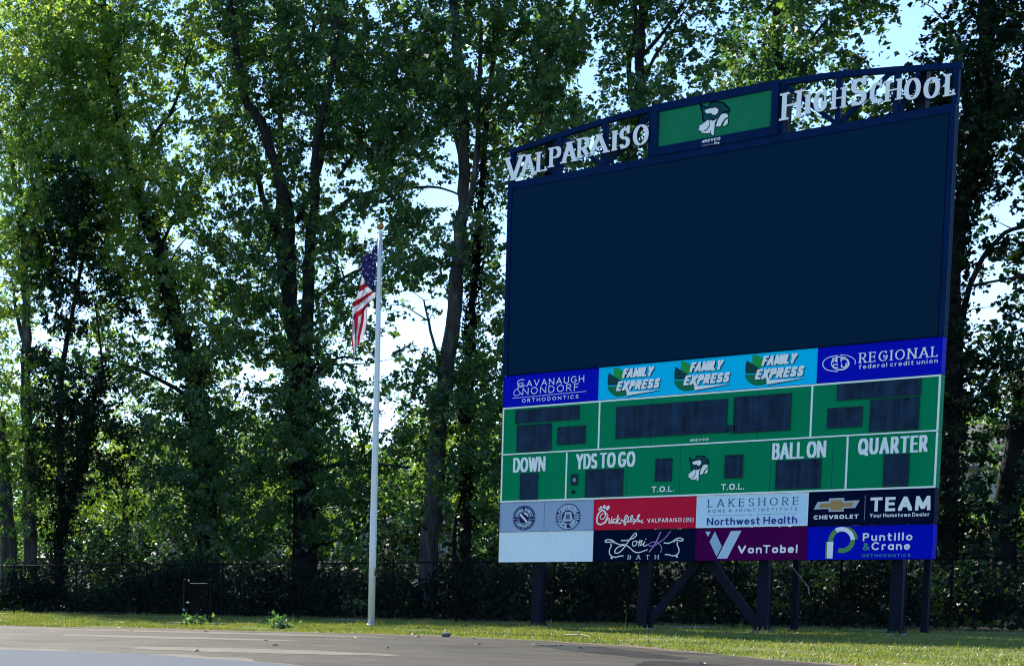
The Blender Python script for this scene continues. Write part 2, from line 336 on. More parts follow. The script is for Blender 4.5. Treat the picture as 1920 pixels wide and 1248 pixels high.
def text_polys(s, u0, v0, u1, v1, w=.15, h=None, k='round', tr=.16, shear=0, serif=0):
    """polygons for one line of text filling the box; w, h: nib size in cap heights"""
    H = v1-v0; nw = w*H; nh = (h or w)*H if serif == 0 else (h or w*.4)*H
    x = 0; items = []
    gap = .16+tr+ (w*.9)
    for ch in s:
        if ch == ' ': x += .30; continue
        gw, ss = G[ch]; items.append((x, ss, gw)); x += gw+gap
    tot = max(x-gap, .001)
    sx = (u1-u0-nw)/tot if len(s) > 1 or s not in 'Ii.l' else 1
    polys = []
    for ox, ss, gw in items:
        allp = [p[1] for q in ss for p in q]
        def tf(p): return (u0+nw/2+(ox+p[0])*sx+shear*(p[1]-.0)*H, v0+nh/2+p[1]*(H-nh))
        st = [[tf(p) for p in q] for q in ss]
        polys += sweep(st, nw, nh, k)
        if serif: polys += sweep([[tf(p) for p in q] for q in serif_strokes(ss, w/max(sx/H, .1), .085*H/sx+ w*.35)], nh*1.2, nh*1.05, 'box')
    return polys
def smooth(pts, n=6):
    if len(pts) < 3: return pts
    P = [pts[0]]+list(pts)+[pts[-1]]; out = []
    for i in range(1, len(P)-2):
        for t in np.arange(n)/n:
            a, b, c, d = (np.array(P[j]) for j in (i-1, i, i+1, i+2))
            out.append(tuple(.5*((2*b)+(c-a)*t+(2*a-5*b+4*c-d)*t*t+(3*b-a-3*c+d)*t**3)))
    return out+[tuple(pts[-1])]
def flat(name, polys, y, m, parent):        # printed or applied lettering: one thin sheet, facing -Y
    v, f = union(polys)
    me = bpy.data.meshes.new(name); me.from_pydata([(a, y, b) for a, b in v], [], f); me.materials.append(m); me.update()
    return link(name, me, parent)
def solid(name, polys, y0, y1, m, parent):  # cut letter with thickness
    v, f = union(polys); n = len(v); edges = {}
    for q in f:
        for a, b in zip(q, q[1:]+q[:1]):
            if (b, a) in edges: edges.pop((b, a))
            else: edges[(a, b)] = 1
    V = [(a, y0, b) for a, b in v]+[(a, y1, b) for a, b in v]
    F = [tuple(q) for q in f]+[tuple(i+n for i in reversed(q)) for q in f]+[(a, a+n, b+n, b) for a, b in edges]
    me = bpy.data.meshes.new(name); me.from_pydata(V, [], F); me.materials.append(m); me.materials.append(M['frame'])
    me.polygons.foreach_set('material_index', [0]*len(f)+[1]*(len(F)-len(f))); me.update()
    return link(name, me, parent)

# ---------------------------------------------------------------- terrain
def gz(x, y):
    t = min(1, max(0, (y-19)/34)); return 2.75*t*t*(3-2*t)
xs = [-2500, -900, -400, -200]+list(range(-120, 61, 6))+[120, 300, 900, 2500]
ys = [-2500, -600, -200, -80]+[-40, -20, -10, 0, 10, 16, 19]+list(range(22, 58, 3))+[70, 100, 200, 500, 2500]
g = MB(); g.v = [(x, y, gz(x, y)) for y in ys for x in xs]
nx = len(xs); g.f = [(j*nx+i, j*nx+i+1, (j+1)*nx+i+1, (j+1)*nx+i) for j in range(len(ys)-1) for i in range(nx-1)]; g.mi = [0]*len(g.f)
grass_m = ramp_mat('mown_grass', [(.3, (.055, .078, .014)), (.5, (.10, .13, .022)), (.68, (.18, .19, .05))], .9, .95, .6, 22)
soil_m = ramp_mat('leaf_litter_shade_tint', [(.3, (.006, .007, .006)), (.55, (.014, .015, .011)), (.75, (.034, .03, .022))], 2.5, 1, .8, 9)  # leaf litter, darkened so its colour carries the shade of the wood
ground = g.build('ground', grass_m, None, True); ground['kind'] = 'structure'
def strip(name, poly, z, m, sub=1):
    vv, ff = union([poly]); me = bpy.data.meshes.new(name); me.from_pydata([(a, b, z) for a, b in vv], [], ff); me.materials.append(m); me.update()
    for p in me.polygons:
        if p.normal.z < 0: me.flip_normals(); break
    o = link(name, me); o['kind'] = 'structure'; return o
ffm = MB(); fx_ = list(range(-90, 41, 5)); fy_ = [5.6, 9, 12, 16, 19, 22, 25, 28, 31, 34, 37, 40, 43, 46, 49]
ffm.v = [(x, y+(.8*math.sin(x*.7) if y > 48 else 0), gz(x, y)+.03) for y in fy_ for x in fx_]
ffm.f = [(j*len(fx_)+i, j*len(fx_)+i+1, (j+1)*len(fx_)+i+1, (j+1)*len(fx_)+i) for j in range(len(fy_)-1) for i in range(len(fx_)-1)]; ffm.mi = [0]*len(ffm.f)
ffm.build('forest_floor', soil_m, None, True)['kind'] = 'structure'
EDGE = [(-60, -19), (-40, -14.5), (-25, -11.3), (-16, -9.9), (-10.1, -9.3), (-3.3, -8.5), (1.2, -8.05), (3.6, -8.3), (6, -9.1), (8.6, -10.7), (11, -12.65), (14.3, -15.5), (18, -19.5), (22, -24.5), (25, -30)]
EDGE = [tuple(p) for p in smooth(EDGE, 5)]
EDGE = [(x, y+.09*math.sin(x*2.3)+.06*math.sin(x*5.1+1)) for x, y in EDGE]
dirt_m = ramp_mat('dirt_and_gravel', [(.35, (.09, .065, .052)), (.55, (.17, .13, .10)), (.7, (.30, .26, .21))], 7, 1, .8, 40)
strip('dirt_verge', [(x, y-.3) for x, y in EDGE]+[(x, y+.55+.35*math.sin(x*.9)+.22*math.sin(x*3.1)+(.5 if x < 0 else 0)) for x, y in EDGE[::-1]], .004, dirt_m)
asph = ramp_mat('weathered_asphalt', [(.3, (.017, .0155, .012)), (.5, (.032, .029, .022)), (.64, (.052, .047, .036)), (.8, (.088, .08, .062))], .8, .5, .2, 60, 10, (.45, .7), (.5, 1.9, 1), .14)
strip('asphalt', EDGE+[(60, -80), (-90, -80)], .010, asph)
def cracks(m):
    nt = m.node_tree; b = nt.nodes['Principled BSDF']; src = b.inputs['Base Color'].links[0].from_socket
    tc = nt.nodes.new('ShaderNodeTexCoord'); nz = nt.nodes.new('ShaderNodeTexNoise'); nz.inputs['Scale'].default_value = 1.3; nz.inputs['Detail'].default_value = 6
    ad = nt.nodes.new('ShaderNodeVectorMath'); ad.operation = 'MULTIPLY_ADD'; ad.inputs[1].default_value = (1.1, 1.1, 0)
    nt.links.new(tc.outputs['Object'], nz.inputs['Vector']); nt.links.new(nz.outputs['Color'], ad.inputs[0]); nt.links.new(tc.outputs['Object'], ad.inputs[2])
    v = nt.nodes.new('ShaderNodeTexVoronoi'); v.feature = 'DISTANCE_TO_EDGE'; v.inputs['Scale'].default_value = .22; nt.links.new(ad.outputs[0], v.inputs['Vector'])
    mr = nt.nodes.new('ShaderNodeMapRange'); mr.inputs['From Min'].default_value = .002; mr.inputs['From Max'].default_value = .010; mr.inputs['To Min'].default_value = .45; mr.inputs['To Max'].default_value = 1
    nt.links.new(v.outputs['Distance'], mr.inputs['Value'])
    n2 = nt.nodes.new('ShaderNodeTexNoise'); n2.inputs['Scale'].default_value = 9; n2.inputs['Detail'].default_value = 8; n2.inputs['Roughness'].default_value = .8; nt.links.new(tc.outputs['Object'], n2.inputs['Vector'])
    m2 = nt.nodes.new('ShaderNodeMapRange'); m2.inputs['From Min'].default_value = .35; m2.inputs['From Max'].default_value = .65; m2.inputs['To Min'].default_value = .6; m2.inputs['To Max'].default_value = 1.45; nt.links.new(n2.outputs[0], m2.inputs['Value'])
    mu = nt.nodes.new('ShaderNodeMath'); mu.operation = 'MULTIPLY'; nt.links.new(mr.outputs[0], mu.inputs[0]); nt.links.new(m2.outputs[0], mu.inputs[1])
    sc = nt.nodes.new('ShaderNodeVectorMath'); sc.operation = 'SCALE'; nt.links.new(src, sc.inputs[0]); nt.links.new(mu.outputs[0], sc.inputs['Scale']); nt.links.new(sc.outputs[0], b.inputs['Base Color'])
cracks(asph)
sil = ramp_mat('dried_silt_film', [(.3, (.07, .062, .048)), (.55, (.12, .106, .082)), (.75, (.19, .17, .135))], 2.6, .8, .15, 60, 8, None, (.5, 1.6, 1))
TR = smooth([(-60, -30), (-30, -24), (-12, -21.6), (-3, -20.9), (1.2, -20.56), (3.2, -20.3), (4.7, -20.3), (6.6, -20.9), (8.6, -21.6), (11, -23.6), (14, -27.5)], 5)
TR = [(x, y+.07*math.sin(x*3.)) for x, y in TR]
track_m = ramp_mat('worn_track_rubber', [(.3, (.05, .065, .088)), (.5, (.07, .09, .118)), (.7, (.09, .112, .145))], 14, .85, .4, 120)
strip('silt_border', [(x, y-.2) for x, y in TR]+[(x, y+.38+.3*math.sin(x*1.3)+.15*math.sin(x*4)) for x, y in TR[::-1]], .014, sil)
strip('running_track', [tuple(p) for p in TR]+[(14, -80), (-60, -80)], .018, track_m)
# pale silt deposits near the far edge, thin curved stains
for k, pts in enumerate([[(-9, -10.1), (-4, -9.4), (0, -9.2), (3, -9.6), (0, -10.2), (-5, -10.6), (-10, -11)], [(-4, -13.2), (0, -12.6), (3, -12.9), (1, -13.5), (-3, -14.1)], [(2, -17.6), (5, -16.8), (8, -17.4), (6, -18.3), (3, -18.6)]]):
    q = smooth(pts+pts[:1], 6)[:-1]; strip('silt_stain', [(x+.12*math.sin(9*x+y), y+.10*math.sin(7*x)) for x, y in q], .014, sil)
wet = mat('damp_asphalt', (.022, .021, .02), .3, 0, .3, .35, 2)
for pts in ([(7.6, -11.0), (8.6, -11.4), (10.2, -13.1), (11.9, -15.0), (11.4, -15.3), (9.6, -14.0), (8.0, -12.3), (7.2, -11.5)], [(11.8, -16.2), (13.6, -17.0), (15.3, -19.0), (14.2, -19.3), (12.4, -17.9)]):
    strip('puddle', [(x+.08*math.sin(8*y), y+.08*math.sin(9*x)) for x, y in smooth(pts+pts[:1], 6)[:-1]], .014, wet)
arcm = mat('dried_tide_line', (.11, .10, .08), .8)
for r_ in (0, .28, .7, 1.2):
    a = [(5.6-.6*r_+2.3*math.cos(t), -11.8+(1.5+.5*r_)*math.sin(t)) for t in np.linspace(-1.4, 1.2, 24)]
    strip('tide_mark', a+[(x-.06, y) for x, y in a[::-1]], .014, arcm)
foot_strip = strip('fence_foot_strip', [(-60, 3.35), (40, 3.35), (40, 3.9), (-60, 3.9)], .006, M['concrete'])  # pale strip along the foot of the fence
pale_strip_m = ramp_mat('pale_ground_strip', [(.35, (.16, .155, .15)), (.7, (.36, .35, .33))], 3, 1, .6, 30)
strip('pale_ground_strip', [(-9, 4.2), (40, 4.2), (40, 5.5), (-9, 5.5)], .006, pale_strip_m)  # second pale grey strip, a little further back

# ---------------------------------------------------------------- the scoreboard
LET = [('V', -0.146, 12.016, 0.455, 12.638), ('A', 0.321, 12.058, 0.813, 12.613), ('L', 0.78, 12.11, 1.159, 12.626), ('P', 1.145, 12.176, 1.541, 12.68), ('A', 1.498, 12.221, 1.972, 12.738), ('R', 1.931, 12.273, 2.349, 12.78), ('A', 2.269, 12.295, 2.845, 12.793), ('I', 2.888, 12.305, 3.07, 12.804), ('S', 3.089, 12.315, 3.409, 12.833), ('O', 3.453, 12.318, 3.899, 12.83), ('H', 7.147, 12.289, 7.664, 12.92), ('I', 7.715, 12.339, 7.848, 12.786), ('G', 7.898, 12.329, 8.246, 12.796), ('H', 8.295, 12.331, 8.678, 12.788), ('S', 8.735, 12.313, 9.118, 12.929), ('C', 9.16, 12.288, 9.477, 12.765), ('H', 9.477, 12.278, 9.895, 12.743), ('O', 9.9, 12.221, 10.285, 12.701), ('O', 10.315, 12.17, 10.692, 12.638), ('L', 10.743, 12.158, 11.04, 12.638)]
WIN = [(0.417, 5.542, 2.218, 5.872), (0.472, 4.774, 1.443, 5.461), (1.654, 4.906, 2.408, 5.338), (3.281, 4.974, 6.13, 5.763), (6.325, 4.933, 7.668, 5.787), (8.757, 5.559, 10.566, 5.907), (8.56, 4.92, 9.315, 5.36), (9.516, 4.783, 10.551, 5.494), (0.606, 3.48, 1.086, 4.167), (2.49, 3.491, 3.487, 4.173), (2.082, 3.828, 2.233, 4.08), (4.377, 3.836, 4.773, 4.372), (6.155, 3.838, 6.563, 4.376), (7.411, 3.521, 8.431, 4.182), (9.876, 3.491, 10.391, 4.207), (6.125, 4.967, 6.359, 5.11)]
PR = [('T', 'cavanaugh', 'C', 0.412, 6.521, 0.648, 6.711, {'w': 0.1, 'k': 'round'}),
 ('T', 'cavanaugh', 'AVANAUGH', 0.691, 6.49, 2.341, 6.668, {'w': 0.12, 'k': 'round'}),
 ('T', 'cavanaugh', 'NONDORF', 0.58, 6.283, 2.19, 6.469, {'w': 0.11, 'k': 'round'}),
 ('S','cavanaugh',[(0.662,6.533),(0.566,6.496),(0.468,6.516),(0.438,6.562),(0.492,6.611),(0.576,6.612),(0.584,6.57),(0.536,6.568)],0.014,'white'),
 ('S','cavanaugh',[(0.457,6.511),(0.435,6.449),(0.501,6.356),(0.58,6.287)],0.018,'white'),
 ('S','cavanaugh',[(0.458,6.479),(0.358,6.43),(0.319,6.357),(0.349,6.291),(0.426,6.279),(0.529,6.341)],0.016,'white'),
 ('S','cavanaugh',[(0.288,6.217),(2.402,6.245)],0.012,'white'),
 ('T', 'cavanaugh', 'ORTHODONTICS', 0.572, 6.079, 2.197, 6.178, {'w': 0.16, 'k': 'round', 'tr': 0.28}),
 ('P','F',[(3.017,6.669),(3.0,6.601),(2.991,6.516),(2.991,6.441),(3.0,6.355),(3.285,6.333),(3.337,6.457)],'dkgreen'),
 ('P','F',[(2.984,6.329),(3.286,6.306),(3.378,6.24),(3.505,6.156),(3.531,6.064),(3.408,6.041),(3.295,6.038),(3.204,6.061),(3.123,6.11),(3.052,6.179),(3.01,6.247)],'mdgreen'),
 ('P','F',[(3.155,6.791),(3.223,6.783),(3.292,6.758),(3.384,6.698),(3.444,6.597),(3.415,6.472),(3.337,6.457),(3.244,6.523),(3.151,6.589)],'ltgreen'),
 ('T', 'F', 'FAMILY', 3.398, 6.488, 4.247, 6.725, {'w': 0.29, 'k': 'box', 'shear': 0.22, 'col': 'navy', 'd': 0}),
 ('T', 'F', 'EXPRESS', 3.251, 6.168, 4.436, 6.411, {'w': 0.24, 'k': 'box', 'shear': 0.22, 'col': 'navy', 'd': 0}),
 ('T', 'F', 'FAMILY', 3.386, 6.501, 4.235, 6.739, {'w': 0.225, 'k': 'box', 'shear': 0.22, 'd': 1}),
 ('T', 'F', 'EXPRESS', 3.239, 6.184, 4.422, 6.427, {'w': 0.225, 'k': 'box', 'shear': 0.22, 'd': 1}),
 ('P','F',[(3.523,6.27),(3.635,6.125),(4.447,6.117),(3.544,6.02)],'navy'),
 ('P','F',[(3.5,6.295),(3.589,6.171),(3.618,6.143),(4.402,6.129),(3.532,6.043)],'white1'),
 ('T', 'regional', 'REGIONAL', 9.206, 6.383, 10.907, 6.616, {'w': 0.15, 'h': 0.07, 'k': 'round', 'serif': 1}),
 ('T', 'regional', 'federal credit union', 9.205, 6.243, 10.91, 6.35, {'w': 0.17, 'h': 0.12, 'k': 'round'}),
 ('P','regional',[(8.99,6.396),(8.986,6.36),(8.972,6.327),(8.948,6.298),(8.916,6.275),(8.877,6.259),(8.833,6.251),(8.786,6.25),(8.738,6.258),(8.693,6.274),(8.652,6.297),(8.617,6.326),(8.59,6.36),(8.573,6.396),(8.566,6.433),(8.57,6.469),(8.584,6.502),(8.608,6.531),(8.64,6.554),(8.68,6.57),(8.724,6.579),(8.771,6.579),(8.818,6.57),(8.864,6.554),(8.904,6.531),(8.939,6.502),(8.966,6.469),(8.983,6.433)],'white'),
 ('P','regional',[(8.944,6.403),(8.94,6.369),(8.924,6.338),(8.897,6.313),(8.861,6.295),(8.818,6.285),(8.772,6.284),(8.726,6.293),(8.682,6.31),(8.644,6.334),(8.614,6.365),(8.595,6.399),(8.587,6.434),(8.592,6.468),(8.608,6.499),(8.635,6.525),(8.672,6.543),(8.714,6.553),(8.76,6.553),(8.807,6.544),(8.85,6.527),(8.888,6.503),(8.918,6.472),(8.937,6.439)],'blue'),
 ('T', 'regional', 'RF', 8.603, 6.445, 8.897, 6.554, {'w': 0.24, 'h': 0.2, 'k': 'box', 'd': 2}),
 ('T', 'regional', 'CU', 8.609, 6.309, 8.933, 6.412, {'w': 0.24, 'h': 0.2, 'k': 'box', 'd': 2}),
 ('S','regional',[(8.71,6.6),(8.514,6.578),(8.396,6.494),(8.393,6.385),(8.497,6.282),(8.726,6.229)],0.02,'white'),
 ('S','regional',[(8.77,6.613),(8.921,6.589),(9.059,6.514),(9.122,6.431),(9.11,6.371)],0.016,'white'),
 ('T', 'lowrow', 'DOWN', 0.362, 4.215, 1.313, 4.61, {'w': 0.165, 'h': 0.11, 'k': 'box', 'col': 'offwhite', 'tr': 0.05}),
 ('T', 'lowrow', 'YDS TO GO', 2.186, 4.223, 3.816, 4.617, {'w': 0.165, 'h': 0.11, 'k': 'box', 'col': 'offwhite', 'tr': 0.05}),
 ('T', 'lowrow', 'T.O.L.', 4.28, 3.543, 4.868, 3.69, {'w': 0.18, 'k': 'box', 'tr': 0.3}),
 ('T', 'lowrow', 'T.O.L.', 6.067, 3.535, 6.639, 3.688, {'w': 0.18, 'k': 'box', 'tr': 0.3}),
 ('T', 'lowrow', 'BALL ON', 7.281, 4.228, 8.548, 4.622, {'w': 0.165, 'h': 0.11, 'k': 'box', 'col': 'offwhite', 'tr': 0.05}),
 ('T', 'lowrow', 'QUARTER', 9.269, 4.242, 10.789, 4.625, {'w': 0.175, 'h': 0.12, 'k': 'box', 'tr': 0.16, 'col': 'offwhite'}),
 ('T', 'uprow', 'NEVCO', 5.308, 4.784, 5.705, 4.841, {'w': 0.25, 'h': 0.2, 'k': 'box', 'tr': 0.12}),
 ('P','uprow',[(5.215,4.813),(5.29,4.844),(5.292,4.777)],'white'),
 ('T', 'hub', 'NEVCO', 5.35, 12.086, 5.738, 12.155, {'w': 0.25, 'h': 0.2, 'k': 'box', 'tr': 0.12}),
 ('P','hub',[(5.265,12.116),(5.334,12.16),(5.337,12.079)],'white'),
 ('T', 'hub', 'Stadium', 5.289, 11.998, 5.564, 12.049, {'w': 0.13, 'k': 'round', 'col': 'grey'}),
 ('T', 'hub', 'Pro', 5.589, 11.994, 5.716, 12.056, {'w': 0.22, 'k': 'box'}),
 ('S','chick',[(3.052,3.015),(3.037,3.08),(2.982,3.122),(2.914,3.098),(2.848,3.012),(2.819,2.897),(2.84,2.795),(2.911,2.757),(2.994,2.777),(3.047,2.819)],0.04,'white'),
 ('S','chick',[(3.052,3.022),(3.042,2.95),(2.983,2.893),(2.921,2.909),(2.911,2.967),(2.955,3.024),(2.996,3.041)],0.024,'white'),
 ('P','chick',[(3.053,3.065),(3.123,3.027),(3.059,2.996)],'white'),
 ('P','chick',[(2.912,3.153),(2.909,3.14),(2.901,3.131),(2.889,3.125),(2.875,3.126),(2.863,3.132),(2.854,3.142),(2.85,3.155),(2.853,3.167),(2.861,3.177),(2.873,3.182),(2.887,3.182),(2.9,3.176),(2.908,3.166)],'white'),
 ('P','chick',[(2.958,3.204),(2.962,3.185),(2.959,3.168),(2.95,3.157),(2.937,3.153),(2.923,3.158),(2.909,3.171),(2.9,3.188),(2.896,3.207),(2.899,3.224),(2.908,3.235),(2.921,3.239),(2.935,3.234),(2.948,3.221)],'white'),
 ('P','chick',[(3.051,3.21),(3.048,3.186),(3.039,3.167),(3.024,3.157),(3.008,3.157),(2.993,3.168),(2.982,3.188),(2.977,3.212),(2.98,3.236),(2.99,3.255),(3.004,3.265),(3.021,3.264),(3.036,3.253),(3.047,3.234)],'white'),
 ('P','chick',[(3.146,3.158),(3.126,3.136),(3.102,3.123),(3.08,3.122),(3.064,3.133),(3.057,3.153),(3.06,3.179),(3.074,3.206),(3.095,3.228),(3.118,3.241),(3.14,3.242),(3.157,3.232),(3.163,3.211),(3.16,3.185)],'white'),
 ('S','chick',[(3.12,2.988),(3.082,2.891),(3.055,2.79)],0.03,'white'),
 ('S','chick',[(3.07,2.819),(3.12,2.904),(3.163,2.889),(3.155,2.795),(3.208,2.79)],0.03,'white'),
 ('S','chick',[(3.228,2.887),(3.212,2.804),(3.254,2.793)],0.03,'white'),
 ('S','chick',[(3.232,2.926),(3.235,2.929)],0.03,'white'),
 ('S','chick',[(3.326,2.885),(3.281,2.879),(3.263,2.822),(3.292,2.788),(3.352,2.82)],0.03,'white'),
 ('S','chick',[(3.403,2.984),(3.373,2.87),(3.353,2.769)],0.03,'white'),
 ('S','chick',[(3.447,2.904),(3.381,2.838)],0.03,'white'),
 ('S','chick',[(3.381,2.838),(3.429,2.767),(3.489,2.802)],0.03,'white'),
 ('S','chick',[(3.487,2.852),(3.532,2.857)],0.03,'white'),
 ('S','chick',[(3.536,2.815),(3.599,2.864),(3.657,2.946),(3.621,2.979),(3.585,2.922),(3.572,2.793),(3.585,2.728),(3.617,2.749),(3.612,2.807),(3.669,2.812)],0.026,'white'),
 ('S','chick',[(3.681,2.891),(3.669,2.812),(3.714,2.811)],0.03,'white'),
 ('S','chick',[(3.686,2.927),(3.689,2.93)],0.03,'white'),
 ('S','chick',[(3.729,2.818),(3.797,2.931),(3.776,2.972),(3.743,2.918),(3.744,2.818),(3.804,2.817)],0.026,'white'),
 ('S','chick',[(3.81,2.859),(3.857,2.864)],0.03,'white'),
 ('S','chick',[(3.821,2.752),(3.892,2.843),(3.964,2.934),(3.983,2.977),(3.944,2.97),(3.932,2.899),(3.97,2.841),(4.074,2.775)],0.03,'white'),
 ('S','chick',[(3.836,2.827),(3.998,2.805),(4.063,2.846)],0.024,'white'),
 ('T', 'chick', 'VALPARAISO', 4.192, 2.772, 5.095, 2.88, {'w': 0.18, 'k': 'round'}),
 ('T', 'chick', '(IN)', 5.139, 2.763, 5.403, 2.882, {'w': 0.15, 'k': 'round'}),
 ('S','lori',[(3.513,2.326),(3.672,2.331),(3.82,2.379),(3.907,2.442),(3.913,2.499),(3.875,2.507),(3.789,2.416),(3.674,2.259),(3.559,2.102),(3.457,2.017),(3.366,2.003),(3.348,2.069),(3.436,2.162),(3.616,2.203),(3.739,2.144),(3.862,2.042),(3.998,2.012),(4.218,2.081)],0.026,'white'),
 ('S','lori',[(3.897,2.311),(3.831,2.286),(3.819,2.214),(3.857,2.178),(3.916,2.213),(3.936,2.277),(3.9,2.311),(3.988,2.272)],0.022,'white'),
 ('S','lori',[(4.013,2.329),(4.001,2.255),(3.984,2.176)],0.022,'white'),
 ('S','lori',[(3.99,2.212),(4.032,2.304),(4.073,2.318),(4.056,2.254),(4.036,2.19),(4.108,2.239)],0.022,'white'),
 ('S','lori',[(4.148,2.296),(4.11,2.203),(4.14,2.174),(4.213,2.209)],0.022,'white'),
 ('S','lori',[(4.171,2.352),(4.175,2.355)],0.026,'white'),
 ('S','lori',[(4.554,2.524),(4.474,2.334),(4.377,2.164),(4.279,2.03)],0.032,'lilac'),
 ('S','lori',[(4.816,2.54),(4.677,2.373),(4.506,2.248),(4.377,2.171),(4.243,2.195),(4.3,2.258),(4.432,2.275),(4.537,2.219),(4.599,2.119),(4.574,2.006)],0.024,'lilac'),
 ('S','lori',[(3.264,2.305),(3.158,2.288),(3.081,2.296),(3.076,2.333),(3.155,2.359),(3.263,2.337),(3.372,2.263),(3.495,2.219),(3.592,2.232)],0.026,'white'),
 ('S','lori',[(3.264,2.305),(3.327,2.247)],0.014,'white'),
 ('S','lori',[(3.231,2.251),(3.238,2.178),(3.198,2.092),(3.202,1.99),(3.262,1.925),(3.37,1.895),(3.475,1.923),(3.573,1.929)],0.026,'white'),
 ('P','lori',[(3.291,1.877),(3.289,1.865),(3.281,1.856),(3.269,1.851),(3.255,1.851),(3.243,1.857),(3.234,1.866),(3.23,1.877),(3.233,1.888),(3.241,1.897),(3.253,1.902),(3.267,1.902),(3.279,1.897),(3.288,1.888)],'white'),
 ('S','lori',[(4.969,2.316),(5.071,2.296),(5.142,2.302),(5.144,2.338),(5.068,2.365),(4.968,2.347),(4.869,2.278),(4.755,2.237),(4.66,2.253)],0.026,'white'),
 ('S','lori',[(4.969,2.316),(4.913,2.261)],0.014,'white'),
 ('S','lori',[(5.004,2.262),(5.003,2.192),(5.046,2.107),(5.05,2.008),(4.998,1.945),(4.898,1.918),(4.795,1.947),(4.7,1.955)],0.026,'white'),
 ('P','lori',[(4.974,1.899),(4.977,1.888),(4.985,1.879),(4.997,1.874),(5.01,1.874),(5.021,1.879),(5.029,1.888),(5.031,1.899),(5.028,1.91),(5.02,1.918),(5.008,1.923),(4.995,1.924),(4.984,1.919),(4.976,1.91)],'white'),
 ('T', 'lori', 'BATH', 3.705, 1.839, 4.529, 1.945, {'w': 0.14, 'h': 0.07, 'k': 'round', 'serif': 1, 'tr': 1.0}),
 ('T', 'lake', 'LAKESHORE', 5.752, 3.12, 7.95, 3.313, {'w': 0.1, 'h': 0.05, 'k': 'round', 'serif': 1, 'tr': 0.45, 'col': 'navyprint'}),
 ('T', 'lake', 'BONE & JOINT INSTITUTE', 5.758, 2.987, 7.935, 3.062, {'w': 0.13, 'k': 'round', 'tr': 0.5, 'col': 'slate'}),
 ('S','lake',[(5.76,2.917),(6.705,2.906)],0.006,'slate'),
 ('S','lake',[(6.953,2.91),(7.938,2.914)],0.006,'slate'),
 ('T', 'lake', '&', 6.801, 2.893, 6.844, 2.933, {'w': 0.13, 'k': 'round', 'col': 'slate'}),
 ('T', 'lake', 'Northwest Health', 5.74, 2.669, 7.942, 2.858, {'w': 0.165, 'h': 0.15, 'tr': 0.06, 'k': 'round', 'col': 'blueprint'}),
 ('P','von',[(5.708,2.516),(5.845,2.513),(5.782,2.387)],'paleblue'),
 ('P','von',[(5.95,2.519),(6.137,2.144),(6.02,1.885),(5.828,2.26)],'paleblue2'),
 ('P','von',[(6.353,2.519),(6.611,2.521),(6.284,1.838),(6.03,1.84)],'paleblue'),
 ('T', 'von', 'Von', 6.546, 1.962, 7.13, 2.154, {'w': 0.19, 'h': 0.17, 'k': 'box', 'tr': 0.08}),
 ('T', 'von', 'Tobel', 7.159, 1.962, 7.986, 2.159, {'w': 0.19, 'h': 0.17, 'k': 'box', 'tr': 0.08}),
 ('P','chevy',[(8.319,2.995),(8.404,3.172),(8.662,3.18),(8.665,3.248),(9.011,3.248),(9.011,3.177),(9.359,3.182),(9.266,3.005),(9.007,3.001),(9.01,2.928),(8.664,2.931),(8.665,2.998)],'silver'),
 ('P','chevy',[(8.433,3.036),(8.483,3.13),(8.705,3.136),(8.71,3.202),(8.968,3.202),(8.971,3.131),(9.227,3.136),(9.186,3.038),(8.968,3.034),(8.971,2.966),(8.713,2.965),(8.71,3.028)],'gold'),
 ('T', 'chevy', 'CHEVROLET', 8.33, 2.756, 9.349, 2.851, {'w': 0.27, 'h': 0.2, 'k': 'box', 'tr': 0.12}),
 ('S','chevy',[(9.481,3.291),(9.484,2.725)],0.01,'grey'),
 ('T', 'chevy', 'TEAM', 9.602, 2.908, 10.912, 3.235, {'w': 0.22, 'h': 0.2, 'k': 'box', 'tr': 0.12}),
 ('T', 'chevy', 'Your Hometown Dealer', 9.601, 2.769, 10.898, 2.863, {'w': 0.17, 'h': 0.15, 'k': 'round'}),
 ('P','punt',[(8.661,2.22),(8.807,2.221),(8.802,1.821),(8.672,1.819)],'white'),
 ('P','punt',[(8.634,2.217),(8.659,2.217),(8.668,1.819),(8.636,1.819)],'leafgreen'),
 ('P','punt',[(8.692,2.23),(8.691,2.267),(8.695,2.305),(8.703,2.341),(8.715,2.375),(8.731,2.408),(8.75,2.439),(8.772,2.467),(8.798,2.492),(8.826,2.513),(8.856,2.531),(8.889,2.545),(8.923,2.555),(8.958,2.561),(8.976,2.451),(8.952,2.447),(8.93,2.44),(8.908,2.431),(8.888,2.419),(8.869,2.405),(8.852,2.388),(8.837,2.369),(8.824,2.349),(8.814,2.327),(8.806,2.304),(8.801,2.28),(8.799,2.255),(8.799,2.23)],'leafgreen'),
 ('P','punt',[(9.362,2.271),(9.356,2.307),(9.346,2.342),(9.332,2.377),(9.315,2.409),(9.295,2.44),(9.272,2.469),(9.246,2.495),(9.218,2.518),(9.188,2.539),(9.156,2.555),(9.123,2.569),(9.089,2.578),(9.054,2.584),(9.05,2.482),(9.074,2.478),(9.098,2.471),(9.122,2.462),(9.144,2.45),(9.165,2.436),(9.184,2.42),(9.202,2.402),(9.218,2.382),(9.233,2.36),(9.244,2.337),(9.254,2.314),(9.261,2.289),(9.265,2.264)],'leafgreen'),
 ('P','punt',[(9.297,2.254),(9.289,2.303),(9.274,2.351),(9.252,2.397),(9.224,2.439),(9.19,2.476),(9.151,2.507),(9.108,2.532),(9.062,2.55),(9.015,2.561),(8.967,2.563),(8.919,2.558),(8.874,2.545),(8.831,2.524),(8.885,2.434),(8.913,2.448),(8.944,2.457),(8.976,2.461),(9.009,2.459),(9.041,2.452),(9.071,2.44),(9.1,2.423),(9.127,2.402),(9.15,2.377),(9.169,2.348),(9.184,2.318),(9.194,2.285),(9.199,2.252)],'white1'),
